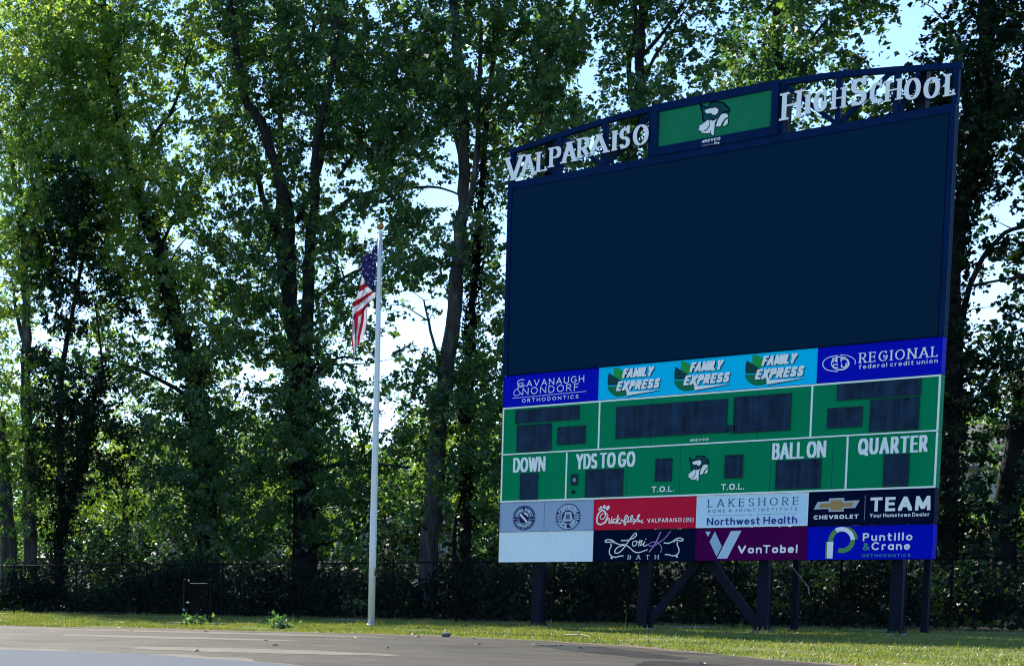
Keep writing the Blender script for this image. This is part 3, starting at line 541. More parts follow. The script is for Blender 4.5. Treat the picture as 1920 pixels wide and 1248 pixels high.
 ('P','punt',[(9.297,2.258),(9.295,2.213),(9.288,2.169),(9.275,2.126),(9.255,2.086),(9.23,2.051),(9.201,2.019),(9.167,1.992),(9.129,1.972),(9.088,1.957),(9.045,1.948),(9.002,1.947),(8.958,1.951),(8.914,1.963),(8.943,2.068),(8.971,2.061),(8.999,2.057),(9.028,2.058),(9.056,2.064),(9.082,2.073),(9.107,2.087),(9.129,2.104),(9.148,2.125),(9.164,2.148),(9.177,2.174),(9.186,2.201),(9.191,2.23),(9.191,2.26)],'leafgreen'),
 ('T', 'punt', 'Puntillo', 9.47, 2.22, 10.56, 2.409, {'w': 0.2, 'h': 0.18, 'k': 'round', 'tr': 0.1}),
 ('T', 'punt', '&', 9.473, 2.005, 9.636, 2.177, {'w': 0.18, 'k': 'round', 'col': 'teal'}),
 ('T', 'punt', 'Crane', 9.673, 2.005, 10.52, 2.195, {'w': 0.2, 'h': 0.18, 'k': 'round', 'tr': 0.1}),
 ('T', 'punt', 'ORTHODONTICS', 9.465, 1.844, 10.535, 1.915, {'w': 0.2, 'k': 'round', 'col': 'teal', 'tr': 0.25}),
 ('S','chevyedge',[(9.236,2.593),(9.572,2.606)],0.012,'grey'),
 ('S','chevyedge',[(9.646,2.597),(9.962,2.601)],0.012,'grey'),
 ('S','chevyedge',[(10.079,2.598),(10.413,2.604)],0.012,'grey'),
 ('P','emblem',[(5.17,13.062),(5.276,12.974),(5.367,12.932),(5.416,12.997),(5.452,13.039),(5.566,13.036),(5.72,12.989),(5.838,12.881),(5.905,12.783),(5.894,12.724),(5.805,12.752),(5.718,12.719),(5.634,12.624),(5.443,12.622),(5.277,12.628),(5.244,12.807)],'dkgreen'),
 ('S','emblem',[(5.17,13.062),(5.276,12.974),(5.367,12.932),(5.416,12.997),(5.452,13.039),(5.566,13.036),(5.72,12.989),(5.838,12.881),(5.905,12.783),(5.894,12.724),(5.805,12.752),(5.718,12.719),(5.634,12.624),(5.443,12.622),(5.277,12.628),(5.244,12.807),(5.17,13.062)],0.035,'navy'),
 ('P','emblem2',[(5.23,4.389),(5.302,4.333),(5.363,4.311),(5.396,4.367),(5.42,4.404),(5.497,4.415),(5.601,4.396),(5.681,4.325),(5.726,4.255),(5.719,4.208),(5.659,4.22),(5.601,4.185),(5.544,4.101),(5.416,4.077),(5.304,4.063),(5.281,4.199)],'dkgreen'),
 ('S','emblem2',[(5.23,4.389),(5.302,4.333),(5.363,4.311),(5.396,4.367),(5.42,4.404),(5.497,4.415),(5.601,4.396),(5.681,4.325),(5.726,4.255),(5.719,4.208),(5.659,4.22),(5.601,4.185),(5.544,4.101),(5.416,4.077),(5.304,4.063),(5.281,4.199),(5.23,4.389)],0.02,'navy'),
 ('P','emblem',[(5.299,12.877),(5.394,12.9),(5.572,12.894),(5.638,12.839),(5.628,12.76),(5.56,12.718),(5.489,12.749),(5.462,12.785),(5.373,12.789),(5.307,12.832)],'white1'),
 ('S','emblem',[(5.299,12.877),(5.394,12.9),(5.572,12.894),(5.638,12.839),(5.628,12.76),(5.56,12.718),(5.489,12.749),(5.462,12.785),(5.373,12.789),(5.307,12.832),(5.299,12.877)],0.022,'navy'),
 ('P','emblem2',[(5.318,4.26),(5.382,4.289),(5.501,4.304),(5.546,4.269),(5.54,4.206),(5.494,4.165),(5.446,4.182),(5.428,4.207),(5.368,4.2),(5.324,4.226)],'white1'),
 ('S','emblem2',[(5.318,4.26),(5.382,4.289),(5.501,4.304),(5.546,4.269),(5.54,4.206),(5.494,4.165),(5.446,4.182),(5.428,4.207),(5.368,4.2),(5.324,4.226),(5.318,4.26)],0.012,'navy'),
 ('P','emblem',[(5.379,12.634),(5.292,12.575),(5.159,12.519),(5.193,12.482),(5.15,12.44),(5.261,12.377),(5.362,12.414),(5.423,12.502),(5.431,12.6)],'white1'),
 ('S','emblem',[(5.379,12.634),(5.292,12.575),(5.159,12.519),(5.193,12.482),(5.15,12.44),(5.261,12.377),(5.362,12.414),(5.423,12.502),(5.431,12.6),(5.379,12.634)],0.022,'navy'),
 ('P','emblem2',[(5.373,4.079),(5.314,4.024),(5.225,3.965),(5.248,3.94),(5.219,3.902),(5.294,3.865),(5.362,3.906),(5.402,3.982),(5.408,4.058)],'white1'),
 ('S','emblem2',[(5.373,4.079),(5.314,4.024),(5.225,3.965),(5.248,3.94),(5.219,3.902),(5.294,3.865),(5.362,3.906),(5.402,3.982),(5.408,4.058),(5.373,4.079)],0.012,'navy'),
 ('P','emblem',[(5.445,12.585),(5.437,12.463),(5.364,12.377),(5.197,12.37),(5.302,12.333),(5.443,12.301),(5.466,12.384)],'white1'),
 ('S','emblem',[(5.445,12.585),(5.437,12.463),(5.364,12.377),(5.197,12.37),(5.302,12.333),(5.443,12.301),(5.466,12.384),(5.445,12.585)],0.022,'navy'),
 ('P','emblem2',[(5.417,4.048),(5.412,3.952),(5.363,3.877),(5.252,3.853),(5.322,3.835),(5.417,3.827),(5.432,3.894)],'white1'),
 ('S','emblem2',[(5.417,4.048),(5.412,3.952),(5.363,3.877),(5.252,3.853),(5.322,3.835),(5.417,3.827),(5.432,3.894),(5.417,4.048)],0.012,'navy'),
 ('P','emblem',[(5.443,12.628),(5.508,12.586),(5.621,12.62),(5.561,12.539),(5.554,12.393),(5.547,12.258),(5.516,12.233),(5.476,12.296),(5.456,12.459)],'white1'),
 ('S','emblem',[(5.443,12.628),(5.508,12.586),(5.621,12.62),(5.561,12.539),(5.554,12.393),(5.547,12.258),(5.516,12.233),(5.476,12.296),(5.456,12.459),(5.443,12.628)],0.022,'navy'),
 ('P','emblem2',[(5.416,4.082),(5.46,4.056),(5.536,4.096),(5.495,4.026),(5.491,3.911),(5.487,3.805),(5.466,3.782),(5.439,3.826),(5.425,3.952)],'white1'),
 ('S','emblem2',[(5.416,4.082),(5.46,4.056),(5.536,4.096),(5.495,4.026),(5.491,3.911),(5.487,3.805),(5.466,3.782),(5.439,3.826),(5.425,3.952),(5.416,4.082)],0.012,'navy'),
 ('P','emblem',[(5.635,12.587),(5.707,12.697),(5.756,12.718),(5.858,12.694),(5.893,12.614),(5.812,12.592),(5.74,12.507),(5.705,12.421),(5.591,12.435)],'white1'),
 ('S','emblem',[(5.635,12.587),(5.707,12.697),(5.756,12.718),(5.858,12.694),(5.893,12.614),(5.812,12.592),(5.74,12.507),(5.705,12.421),(5.591,12.435),(5.635,12.587)],0.022,'navy'),
 ('P','emblem2',[(5.545,4.072),(5.593,4.166),(5.626,4.188),(5.695,4.18),(5.719,4.122),(5.664,4.095),(5.616,4.021),(5.593,3.95),(5.516,3.948)],'white1'),
 ('S','emblem2',[(5.545,4.072),(5.593,4.166),(5.626,4.188),(5.695,4.18),(5.719,4.122),(5.664,4.095),(5.616,4.021),(5.593,3.95),(5.516,3.948),(5.545,4.072)],0.012,'navy'),
 ('P','emblem',[(5.826,12.553),(5.888,12.566),(5.88,12.457),(5.807,12.409),(5.768,12.428)],'white1'),
 ('S','emblem',[(5.826,12.553),(5.888,12.566),(5.88,12.457),(5.807,12.409),(5.768,12.428),(5.826,12.553)],0.022,'navy'),
 ('P','emblem2',[(5.674,4.066),(5.716,4.083),(5.711,3.997),(5.661,3.952),(5.635,3.962)],'white1'),
 ('S','emblem2',[(5.674,4.066),(5.716,4.083),(5.711,3.997),(5.661,3.952),(5.635,3.962),(5.674,4.066)],0.012,'navy')]
sb = thing('scoreboard', 'large dark football scoreboard with blank video screen, green score panels and sponsor banners', 'scoreboard', (0, 0, 0))
posts = [.995, 3.995, 7.065, 10.165]
for u in posts:
    m = MB(); m.box(u-.115, u+.115, .30, .58, -.2, 13.0)
    m.box(u-.135, u+.135, .295, .32, 0, 1.60); m.box(u-.135, u+.135, .56, .585, 0, 1.6)
    m.build('post', M['post'], sb)
    m = MB(); m.box(u-.24, u+.24, .16, .72, -.1, .05); m.build('footing', M['concrete'], sb)
    m = MB(); m.box(u-.19, u+.19, .22, .66, .052, .075)
    for sx_ in (-.15, .15):
        for sy_ in (.26, .62): m.tube([(u+sx_, sy_, .07), (u+sx_, sy_, .12)], .016, 6)
    m.build('base_plate', M['post'], sb)
for u in posts[2:]:
    m = MB(); m.box(u-.07, u+.07, 2.37, 2.53, -.2, 8.5); m.build('rear_post', M['post'], sb)
    m = MB()
    for z in (3., 6., 8.3): m.bar((u, .58, z), (u, 2.36, z), .1)
    m.bar((u, .58, 11.5), (u, 2.4, 8.3), .1); m.build('rear_strut', M['post'], sb)
m = MB(); m.bar((5.53, .45, 1.95), (4.05, .45, .12), .2, .16); m.build('brace', M['post'], sb)
m = MB(); m.bar((5.53, .455, 1.95), (6.95, .455, .12), .2, .16); m.build('brace', M['post'], sb)
m = MB(); m.box(-.02, 11.02, .28, .44, 1.86, 2.0); m.build('cross_beam', M['post'], sb)
m = MB(); m.tube([(7.5, .7, 1.75), (8.0, .72, 1.15), (8.03, .74, .95)], .012, 6); m.build('loose_conduit', M['galv'], sb)

# video screen with modules: joints recessed
ZS0, ZS1 = 6.84, 11.84
m = MB(); m.box(0.0, 11.0, .03, .30, ZS0, ZS1+.14); m.build('screen_cabinet', M['screen'], sb)
mod = None; nxm, nzm = 9, 6
for i in range(nxm):
    for j in range(nzm):
        if mod is None:
            w_, h_ = 10.76/nxm, 4.92/nzm
            b = MB(); b.box(0, w_-.0025, 0, .03, 0, h_-.0025); mod = b.build('screen_module', M['screen'], sb); o = mod
        else: o = mod.copy(); COL.objects.link(o)
        o.location = (.12+i*w_, -.004+random.uniform(0, .0006), ZS0+.02+j*h_)
m = MB()
m.box(-.02, 11.02, -.02, .02, 11.79, 11.98); m.box(-.02, .10, -.02, .02, ZS0, 11.79); m.box(10.90, 11.02, -.02, .02, ZS0, 11.79)
m.build('screen_bezel', M['frame'], sb)

# cabinets and banners
def cabinet(name, u0, u1, v0, v1, m_, edge=M['frame'], y=0.0, gapm=None):
    b = MB(); b.box(u0+.004, u1-.004, y, .26, v0+.004, v1-.004); o = b.build(name, m_, sb)
    return o
PAN = {}
def banner(key, u0, u1, v0, v1, m_, trim=None, label=None):
    o = cabinet('sponsor_banner', u0, u1, v0, v1, m_); PAN[key] = o
    if label: o['label'] = label
    t = MB(); e = .018
    t.box(u0+.004, u1-.004, -.012, .0-.001, v0+.004, v0+.004+e); t.box(u0+.004, u1-.004, -.012, -.001, v1-.004-e, v1-.004)
    t.box(u0+.004, u0+.004+e, -.012, -.001, v0+.004+e, v1-.004-e); t.box(u1-.004-e, u1-.004, -.012, -.001, v0+.004+e, v1-.004-e)
    t.build('banner_trim', trim or m_, o); return o
banner('cavanaugh', 0, 2.745, 5.985, 6.825, M['blue'], label='royal blue orthodontics banner')
banner('F', 2.745, 8.258, 5.985, 6.825, M['sky'], label='sky blue convenience store banner')
banner('regional', 8.258, 11, 5.985, 6.825, M['blue'], label='royal blue credit union banner')
banner('seals', 0, 2.727, 2.606, 3.41, M['gray'], label='grey banner with two round union seals')
banner('chick', 2.727, 5.46, 2.606, 3.41, M['red'], label='red restaurant banner')
banner('lake', 5.46, 8.195, 2.606, 3.41, M['pale'], M['white'], label='pale blue health banner')
banner('chevy', 8.195, 11, 2.59, 3.41, M['navy'], label='navy car dealer banner')
banner('blank', 0, 2.74, 1.785, 2.602, M['blank'], M['white'], label='blank pale banner')
banner('lori', 2.74, 5.465, 1.785, 2.602, M['navy'], label='dark navy bath shop banner')
banner('von', 5.465, 8.205, 1.785, 2.602, M['maroon'], label='maroon lumber shop banner')
banner('punt', 8.205, 11, 1.785, 2.586, M['blue'], label='royal blue orthodontics banner, bottom right')
PAN['uprow'] = cabinet('score_cabinet', 0, 11, 4.69, 5.98, M['green']); PAN['lowrow'] = cabinet('score_cabinet', 0, 11, 3.415, 4.685, M['green'])
def hbar(p, u0, u1, v, w=.042, y=-.010, n='border_line'):
    b = MB(); b.box(u0, u1, y, -.001, v-w/2, v+w/2); b.build(n, M['border'], p)
def vbar(p, u, v0, v1, w=.042, y=-.009):
    b = MB(); b.box(u-w/2, u+w/2, y, -.001, v0, v1); b.build('border_line', M['border'], p)
U, Lo = PAN['uprow'], PAN['lowrow']
hbar(U, .005, 10.995, 5.956); hbar(U, .005, 10.995, 4.712, .036); vbar(U, .026, 4.732, 5.934); vbar(U, 10.974, 4.732, 5.934); vbar(U, 2.795, 4.732, 5.934); vbar(U, 8.165, 4.732, 5.934)
hbar(Lo, .005, 10.995, 3.437); vbar(Lo, .026, 3.46, 4.68); vbar(Lo, 10.974, 3.46, 4.68); vbar(Lo, 1.916, 3.46, 4.68); vbar(Lo, 9.027, 3.46, 4.68)
# thin vertical sheet joints in the green cabinets
for p, us, v0, v1 in ((U, (1.4, 4.2, 5.5, 6.9, 9.6), 4.735, 5.93), (Lo, (3.6, 5.0, 7.25, 8.7), 3.46, 4.68)):
    for u in us:
        b = MB(); b.box(u-.004, u+.004, -.0035, -.001, v0, v1); b.build('sheet_joint', M['dkgreen'], p)
for u0, v0, u1, v1 in WIN:
    p = U if v0 > 4.7 else Lo
    b = MB(); b.box(u0, u1, -.020, -.001, v0, v1); wdw = b.build('digit_window', M['window'], p)
    e = .022
    b = MB(); b.box(u0-e, u1+e, -.026, -.003, v0-e, v0-.001); b.box(u0-e, u1+e, -.026, -.003, v1+.001, v1+e); b.box(u0-e, u0-.001, -.026, -.003, v0, v1); b.box(u1+.001, u1+e, -.026, -.003, v0, v1)
    b.build('window_frame', M['windowframe'], wdw)
    wd = u1-u0; nsp = int(round(wd/.49)) if (v1-v0) > .45 else 1
    b = MB()
    for k in range(1, nsp): x = u0+wd*k/nsp; b.box(x-.005, x+.005, -.023, -.0205, v0+.01, v1-.01)
    rr = random.Random(int(u0*100))
    for _ in range(3 if wd > .3 else 0):
        x = rr.uniform(u0+.05, u1-.1); z = v1-.012 if rr.random() < .5 else rr.uniform(v0+.05, v1-.1); b.box(x, x+.05, -.0225, -.0205, z-.03, z)
    if b.f: b.build('unlit_segments', M['dots'], wdw)
b = MB(); b.ball((2.14, -.02, 3.63), .05, 12, 8); b.build('horn', M['dots'], Lo)
b = MB(); b.box(2.115, 2.20, -.024, -.0205, 3.90, 3.99); b.box(2.13, 2.185, -.028, -.0245, 3.95, 3.975); b.build('indicator', M['grey'], Lo)

# centre hub box and its emblem
hb = MB(); e0, e1, w0, w1 = 3.95, 7.09, 11.985, 13.26
hb.box(e0, e1, .02, .30, w0, w1); hub = hb.build('sign_box', M['frame'], sb)
b = MB(); b.box(4.13, 6.93, -.004, .018, 12.20, 13.06); hface = b.build('sign_face', M['hubgreen'], hub)
b = MB(); b.box(e0, 4.125, -.06, .018, w0, w1); b.box(6.935, e1, -.06, .018, w0, w1); b.box(4.126, 6.934, -.059, .018, w0, 12.195); b.box(4.126, 6.934, -.059, .018, 13.065, w1)
b.build('sign_frame', M['frame'], hub)
PAN['hub'] = hub; PAN['emblem'] = hface; PAN['emblem2'] = PAN['lowrow']; PAN['chevyedge'] = PAN['chevy']
YOFF = {'hub': -.062, 'emblem': -.0045}

# lettering and prints
jobs = {}; NJ = [0]
def add(panel, layer, col, polys, kind, text=None):
    NJ[0] += 1; grouped = kind == 'logo' and panel in ('chick', 'lori', 'emblem', 'emblem2', 'cavanaugh', 'regional')
    jobs.setdefault((panel, layer, col, kind, 0 if grouped else NJ[0]), []).extend(polys)
def fe_rep(panel, it): return [(0.0, 0.0), (1.774, .006), (3.557, .008)] if panel == 'F' else [(0, 0)]
for it in PR:
    if it[0] == 'T':
        _, pn, s, u0, v0, u1, v1, k = it; k = dict(k); col = k.pop('col', 'white'); d = k.pop('d', 1 if pn == 'F' else 0)
        if s == 'T.O.L.': k['tr'] = .05
        for dx, dz in fe_rep(pn, it): add(pn, 2+d*2, col, text_polys(s, u0+dx, v0+dz, u1+dx-(k.get('shear', 0)*(v1-v0)), v1+dz, **k), 'lettering')
    elif it[0] == 'P':
        _, pn, pts, col = it
        for dx, dz in fe_rep(pn, it):
            lay = {'dkgreen': 0, 'blue': 1, 'gold': 1, 'white1': 3}.get(col, 0)
            if col == 'navy': lay = 2
            add(pn, lay, col, [[(x+dx, z+dz) for x, z in pts]], 'logo')
    elif it[0] == 'S':
        _, pn, pts, w, col = it; add(pn, 1, col, sweep([smooth(pts)], w, w, 'round'), 'logo')
for ji, ((pn, lay, col, kind, _k), polys) in enumerate(jobs.items()):
    if pn in ('seal', 'seal2'): continue
    mm = M['white'] if col == 'white1' else M[col]
    y = YOFF.get(pn, 0) - .004 - lay*.0035 - (ji % 8)*.0003
    if pn == 'lowrow' and kind == 'lettering': flat(kind, polys, y, mm, PAN[pn])
    else: flat(kind, polys, y, mm, PAN[pn])
def disc(c, r, n=40): return [(c[0]+r*math.cos(2*math.pi*i/n), c[1]+r*math.sin(2*math.pi*i/n)) for i in range(n)]
def ringp(c, r0, r1, a0=0, a1=360, n=40):
    A = [R(a0+(a1-a0)*i/n) for i in range(n+1)]
    return [[(c[0]+r1*math.cos(a), c[1]+r1*math.sin(a)), (c[0]+r1*math.cos(b), c[1]+r1*math.sin(b)), (c[0]+r0*math.cos(b), c[1]+r0*math.sin(b)), (c[0]+r0*math.cos(a), c[1]+r0*math.sin(a))] for a, b in zip(A[:-1], A[1:])]
def arctext(s, c, r, h, a0, a1, top=True, w=.2):
    out = []; n = len(s)
    for i, ch in enumerate(s):
        if ch == ' ': continue
        a = R(a0+(a1-a0)*(i+.5)/n); gw, ss = G[ch]; cw = abs(R(a1-a0))*r/n*.74
        P = []
        for q in ss:
            t = []
            for x, y in q:
                lx = (x/max(gw, .3)-.5)*cw if gw > .1 else 0; ly = (y-.5)*h
                if top: X = c[0]+(r+ly)*math.cos(a)+lx*math.sin(a); Z = c[1]+(r+ly)*math.sin(a)-lx*math.cos(a)
                else: X = c[0]+(r-ly)*math.cos(a)-lx*math.sin(a); Z = c[1]+(r-ly)*math.sin(a)+lx*math.cos(a)
                t.append((X, Z))
            P.append(t)
        out += sweep(P, h*w, h*w, 'round')
    return out
ps = PAN['seals']; c1 = (0.727, 2.982); c2 = (2.004, 2.978); r1 = .335; r2 = .352
b = MB(); b.box(1.31, 1.318, -.004, -.001, 2.66, 3.36); b.build('banner_joint', M['slate'], ps)
flat('seal', [disc(c1, r1)], -.004, M['navyprint'], ps)
flat('seal', ringp(c1, .150, .162)+ringp(c1, .305, .312)+[[(c1[0]-r1, c1[1]+.03), (c1[0]-.16, c1[1]+.03), (c1[0]-.16, c1[1]+.042), (c1[0]-r1, c1[1]+.042)], [(c1[0]+.16, c1[1]+.03), (c1[0]+r1, c1[1]+.03), (c1[0]+r1, c1[1]+.042), (c1[0]+.16, c1[1]+.042)],
     [(c1[0]-r1, c1[1]-.042), (c1[0]-.16, c1[1]-.042), (c1[0]-.16, c1[1]-.03), (c1[0]-r1, c1[1]-.03)], [(c1[0]+.16, c1[1]-.042), (c1[0]+r1, c1[1]-.042), (c1[0]+r1, c1[1]-.03), (c1[0]+.16, c1[1]-.03)]], -.008, M['gray'], ps)
flat('lettering', arctext('CENTRAL MIDWEST', c1, .228, .072, 168, 12), -.012, M['paleblue'], ps)
flat('lettering', arctext('CARPENTERS', c1, .228, .085, 202, 338, False), -.012, M['paleblue'], ps)
flat('logo', sweep([[(c1[0]-.10, c1[1]+.085), (c1[0]+.08, c1[1]-.10)]], .05, .05, 'round')+sweep([[(c1[0]+.015, c1[1]+.115), (c1[0]+.075, c1[1]+.10), (c1[0]+.11, c1[1]+.05)]], .034, .034, 'round'), -.012, M['white'], ps)
flat('logo', sweep([[(c1[0]-.10, c1[1]-.10), (c1[0]-.04, c1[1]-.045)]], .035, .035, 'box'), -.012, M['maroon'], ps)
flat('seal', [disc(c2, r2)], -.004, M['navyprint'], ps)
flat('seal', ringp(c2, .178, .192)+ringp(c2, .305, .325, 25, 155, 16)+ringp(c2, .305, .325, 205, 335, 16)+[[(c2[0]+s_*a, c2[1]+z_), (c2[0]+s_*bb, c2[1]+z_), (c2[0]+s_*bb, c2[1]+z_+.022), (c2[0]+s_*a, c2[1]+z_+.022)][::int(s_)] for s_ in (1, -1) for a, bb in ((.205, .325),) for z_ in (-.085, -.04, .005, .05)], -.008, M['paleblue'], ps)
flat('lettering', arctext('CARPENTERS', c2, .25, .09, 158, 22, True, .26), -.012, M['paleblue'], ps)
flat('lettering', arctext('LOCAL 1005', c2, .25, .09, 205, 335, False, .26), -.012, M['paleblue'], ps)
flat('logo', [[(c2[0]-.13, c2[1]-.12), (c2[0]+.13, c2[1]-.12), (c2[0]+.14, c2[1]-.07), (c2[0]+.09, c2[1]+.13), (c2[0]-.08, c2[1]+.13), (c2[0]-.14, c2[1]-.07)]], -.012, M['silver'], ps)
flat('logo', [[(c2[0]-.06, c2[1]-.06), (c2[0]+.06, c2[1]-.06), (c2[0]+.05, c2[1]+.07), (c2[0]-.05, c2[1]+.07)]], -.016, M['slate'], ps)

# arched truss and channel letters
arcz = [(-.04, 12.80), (.55, 12.87), (1.34, 12.98), (1.88, 13.045), (2.67, 13.135), (3.94, 13.20)]
def chord(pts, name):
    b = MB()
    for (a, z), (c, y) in zip(pts[:-1], pts[1:]):
        i = len(b.v); b.v += [(a, .04, z-.065), (c, .04, y-.065), (c, .04, y+.065), (a, .04, z+.065), (a, .20, z-.065), (c, .20, y-.065), (c, .20, y+.065), (a, .20, z+.065)]
        b.f += [tuple(i+k for k in q) for q in ((0, 1, 2, 3), (7, 6, 5, 4), (0, 4, 5, 1), (3, 2, 6, 7), (0, 3, 7, 4), (1, 5, 6, 2))]; b.mi += [0]*6
    return b.build(name, M['frame'], sb)
chord(arcz, 'truss_chord'); chord([(11.04-x+.0, z+.01) for x, z in arcz[::-1]], 'truss_chord')
for u in (.03, 1.40, 2.66, 3.90, 7.14, 8.44, 9.72, 10.97):
    zt = np.interp(u if u < 5.5 else 11.04-u, [p[0] for p in arcz], [p[1] for p in arcz])
    b = MB(); b.box(u-.06, u+.06, .05, .19, 11.98, zt-.06); b.build('truss_post', M['frame'], sb)
for a, c in (((.10, 12.70), (1.34, 12.02)), ((1.46, 12.92), (2.60, 12.04)), ((3.84, 13.12), (2.72, 12.04)), ((7.2, 13.12), (8.38, 12.04)), ((9.66, 13.05), (8.50, 12.04)), ((10.2, 12.93), (9.78, 12.04)), ((10.9, 12.75), (10.35, 12.2))):
    b = MB(); b.bar((a[0], .13, a[1]), (c[0], .13, c[1]), .10, .08); b.build('truss_brace', M['frame'], sb)
WD = {'O': (.185, .07), 'C': (.185, .08), 'G': (.185, .08), 'S': (.18, .12)}
for i, (ch, u0, v0, u1, v1) in enumerate(LET):
    nw, nh = WD.get(ch, (.175, .075))
    wdt = u1-u0
    big = ch in 'VHS' and v1-v0 > .58
    sh = 0
    sf = .055 if ch not in 'OCSG' else .02
    u0 += sf*.6; u1 -= sf*.6
    cap = v1-v0
    if ch == 'I':
        uc = (u0+u1)/2; pl = sweep([[(uc, v0+.03), (uc, v1-.03)]], .115, .06, 'box')+sweep([[(uc-.07, v0+.022), (uc+.07, v0+.022)], [(uc-.07, v1-.022), (uc+.07, v1-.022)]], .02, .04, 'box')
    else: pl = text_polys(ch, u0, v0, u1, v1, w=nw*(.135/.115 if cap < .55 else 1), h=nh, k='round' if ch in 'OCGS' else 'box', serif=1)
    if sh: pl = [[(x+sh*(z-v0), z) for x, z in q] for q in pl]
    solid('letter', pl, -.035, -.005, M['letter'], sb)

# ---------------------------------------------------------------- flagpole and flag
FX, FY = -3.296, -1.18
fp = thing('flagpole', 'tall brushed aluminium flagpole with gilt ball on top, standing left of the scoreboard', 'flagpole', (FX, FY, 0))
def loc(b, name, m, parent, o, smooth_=False): return b.build(name, m, parent, smooth_, o)
lean = .035
b = MB(); b.tube([(FX+lean*z/11, FY, z) for z in (-.1, 2, 4, 6, 8, 10, 10.92)], [.098, .096, .088, .08, .07, .06, .055], 16); loc(b, 'pole', M['alu'], fp, (FX, FY, 0), True)
b = MB(); b.tube([(FX, FY, .0), (FX, FY, .03)], .19, 18); b.tube([(FX, FY, .03), (FX, FY, .07)], [.15, .11], 18, cap=False); loc(b, 'base_flange', M['alu'], fp, (FX, FY, 0))
tx = FX+lean
b = MB(); b.tube([(tx, FY, 10.92), (tx, FY, 11.04)], .03, 10); b.box(tx-.06, tx+.06, FY-.03, FY+.03, 10.921, 10.96); loc(b, 'truck', M['alu'], fp, (FX, FY, 0))
b = MB(); b.ball((tx, FY, 11.12), .10, 18, 12); loc(b, 'ball_finial', M['gold_ball'], fp, (FX, FY, 0), True)
b = MB(); b.tube([(tx+.10, FY-.02, 10.94), (FX+.13, FY-.02, 6), (FX+.125, FY-.02, 1.5)], .005, 5); loc(b, 'halyard', M['white'], fp, (FX, FY, 0))
b = MB(); b.box(FX+.09, FX+.13, FY-.03, FY+.03, 1.42, 1.58); b.ball((FX+.12, FY, 1.62), .03); loc(b, 'cleat', M['brickwall'], fp, (FX, FY, 0))
FL = {'canton': [(-3.329, 10.647), (-3.541, 10.525), (-3.739, 10.344), (-3.838, 10.168), (-3.852, 9.981), (-3.793, 9.803), (-3.69, 9.659), (-3.582, 9.476), (-3.513, 9.393), (-3.414, 9.4), (-3.408, 9.701), (-3.369, 9.921), (-3.316, 10.102)], 'B': [[(-3.794, 9.841), (-3.914, 9.572), (-3.689, 9.621), (-3.722, 9.663)], [(-3.914, 9.572), (-3.951, 9.405), (-3.583, 9.503), (-3.689, 9.621)], [(-3.951, 9.405), (-4.028, 9.186), (-3.49, 9.371), (-3.583, 9.503)], [(-4.028, 9.186), (-4.091, 8.965), (-3.457, 9.322), (-3.49, 9.371)], [(-4.091, 8.965), (-4.154, 8.705), (-3.427, 9.195), (-3.399, 9.342)], [(-4.154, 8.705), (-4.195, 8.537), (-3.57, 8.965), (-3.427, 9.195)]], 'Ct': [(-4.195, 8.537), (-4.137, 8.577), (-4.015, 8.66), (-3.926, 8.723), (-3.823, 8.792), (-3.738, 8.851), (-3.649, 8.909), (-3.57, 8.965)], 'Cb': [(-4.162, 8.113), (-4.087, 7.456), (-4.064, 7.454), (-3.971, 7.751), (-3.906, 7.898), (-3.861, 7.932), (-3.732, 8.224), (-3.647, 8.443)], 'ball': [(-3.254, 11.197)], 'stars': [(-3.407, 10.526), (-3.538, 10.431), (-3.412, 10.384), (-3.558, 10.321), (-3.445, 10.261), (-3.381, 10.373), (-3.678, 10.261), (-3.578, 10.199), (-3.478, 10.141), (-3.388, 10.149), (-3.688, 10.111), (-3.597, 10.062), (-3.501, 10.013), (-3.401, 9.963), (-3.696, 9.886), (-3.614, 9.838), (-3.524, 9.858), (-3.433, 9.798), (-3.557, 9.718), (-3.466, 9.662), (-3.586, 9.616), (-3.494, 9.56), (-3.753, 10.006), (-3.392, 10.281), (-3.541, 10.525)]}
flag = thing('flag', 'limp American flag with stars and red and white stripes hanging from the flagpole', 'flag', (FX, FY, 9))
def cloth(polys_mats, name):
    b = MB(); mats = []
    for pts, m_ in polys_mats:
        if m_ not in mats: mats.append(m_)
        vs_, fs_ = union([pts])
        # refine by midpoint subdivision so folds have shape
        T = []
        for q in fs_:
            for k in range(1, len(q)-1): T.append((vs_[q[0]], vs_[q[k]], vs_[q[k+1]]))
        for _ in range(2):
            N = []
            for a, c, d in T:
                ac = ((a[0]+c[0])/2, (a[1]+c[1])/2); cd_ = ((c[0]+d[0])/2, (c[1]+d[1])/2); ad = ((a[0]+d[0])/2, (a[1]+d[1])/2)
                N += [(a, ac, ad), (ac, c, cd_), (ad, cd_, d), (ac, cd_, ad)]
            T = N
        for t in T:
            i = len(b.v)
            for x, z in t: b.v.append((x, FY+.05*math.sin(x*13+z*2.2)+.03*math.sin(x*27-z*5)+.015*math.sin(z*9), z))
            b.f.append((i, i+1, i+2)); b.mi.append(mats.index(m_))
    return loc(b, name, mats, flag, (FX, FY, 9))
cloth([(FL['canton'], M['flagblue'])], 'canton')
st = [(q, M['flagwhite'] if k % 2 == 0 else M['flagred']) for k, q in enumerate(FL['B'])]
ct, cb = FL['Ct'], FL['Cb']
st += [([ct[k], cb[k], cb[k+1], ct[k+1]], M['flagred'] if k % 2 == 0 else M['flagwhite']) for k in range(7)]
st += [([FL['canton'][4], FL['canton'][5], FL['canton'][6], (FL['canton'][4][0]+.02, FL['canton'][4][1]-.05)], M['flagwhite'])]
cloth(st, 'stripes')
b = MB()
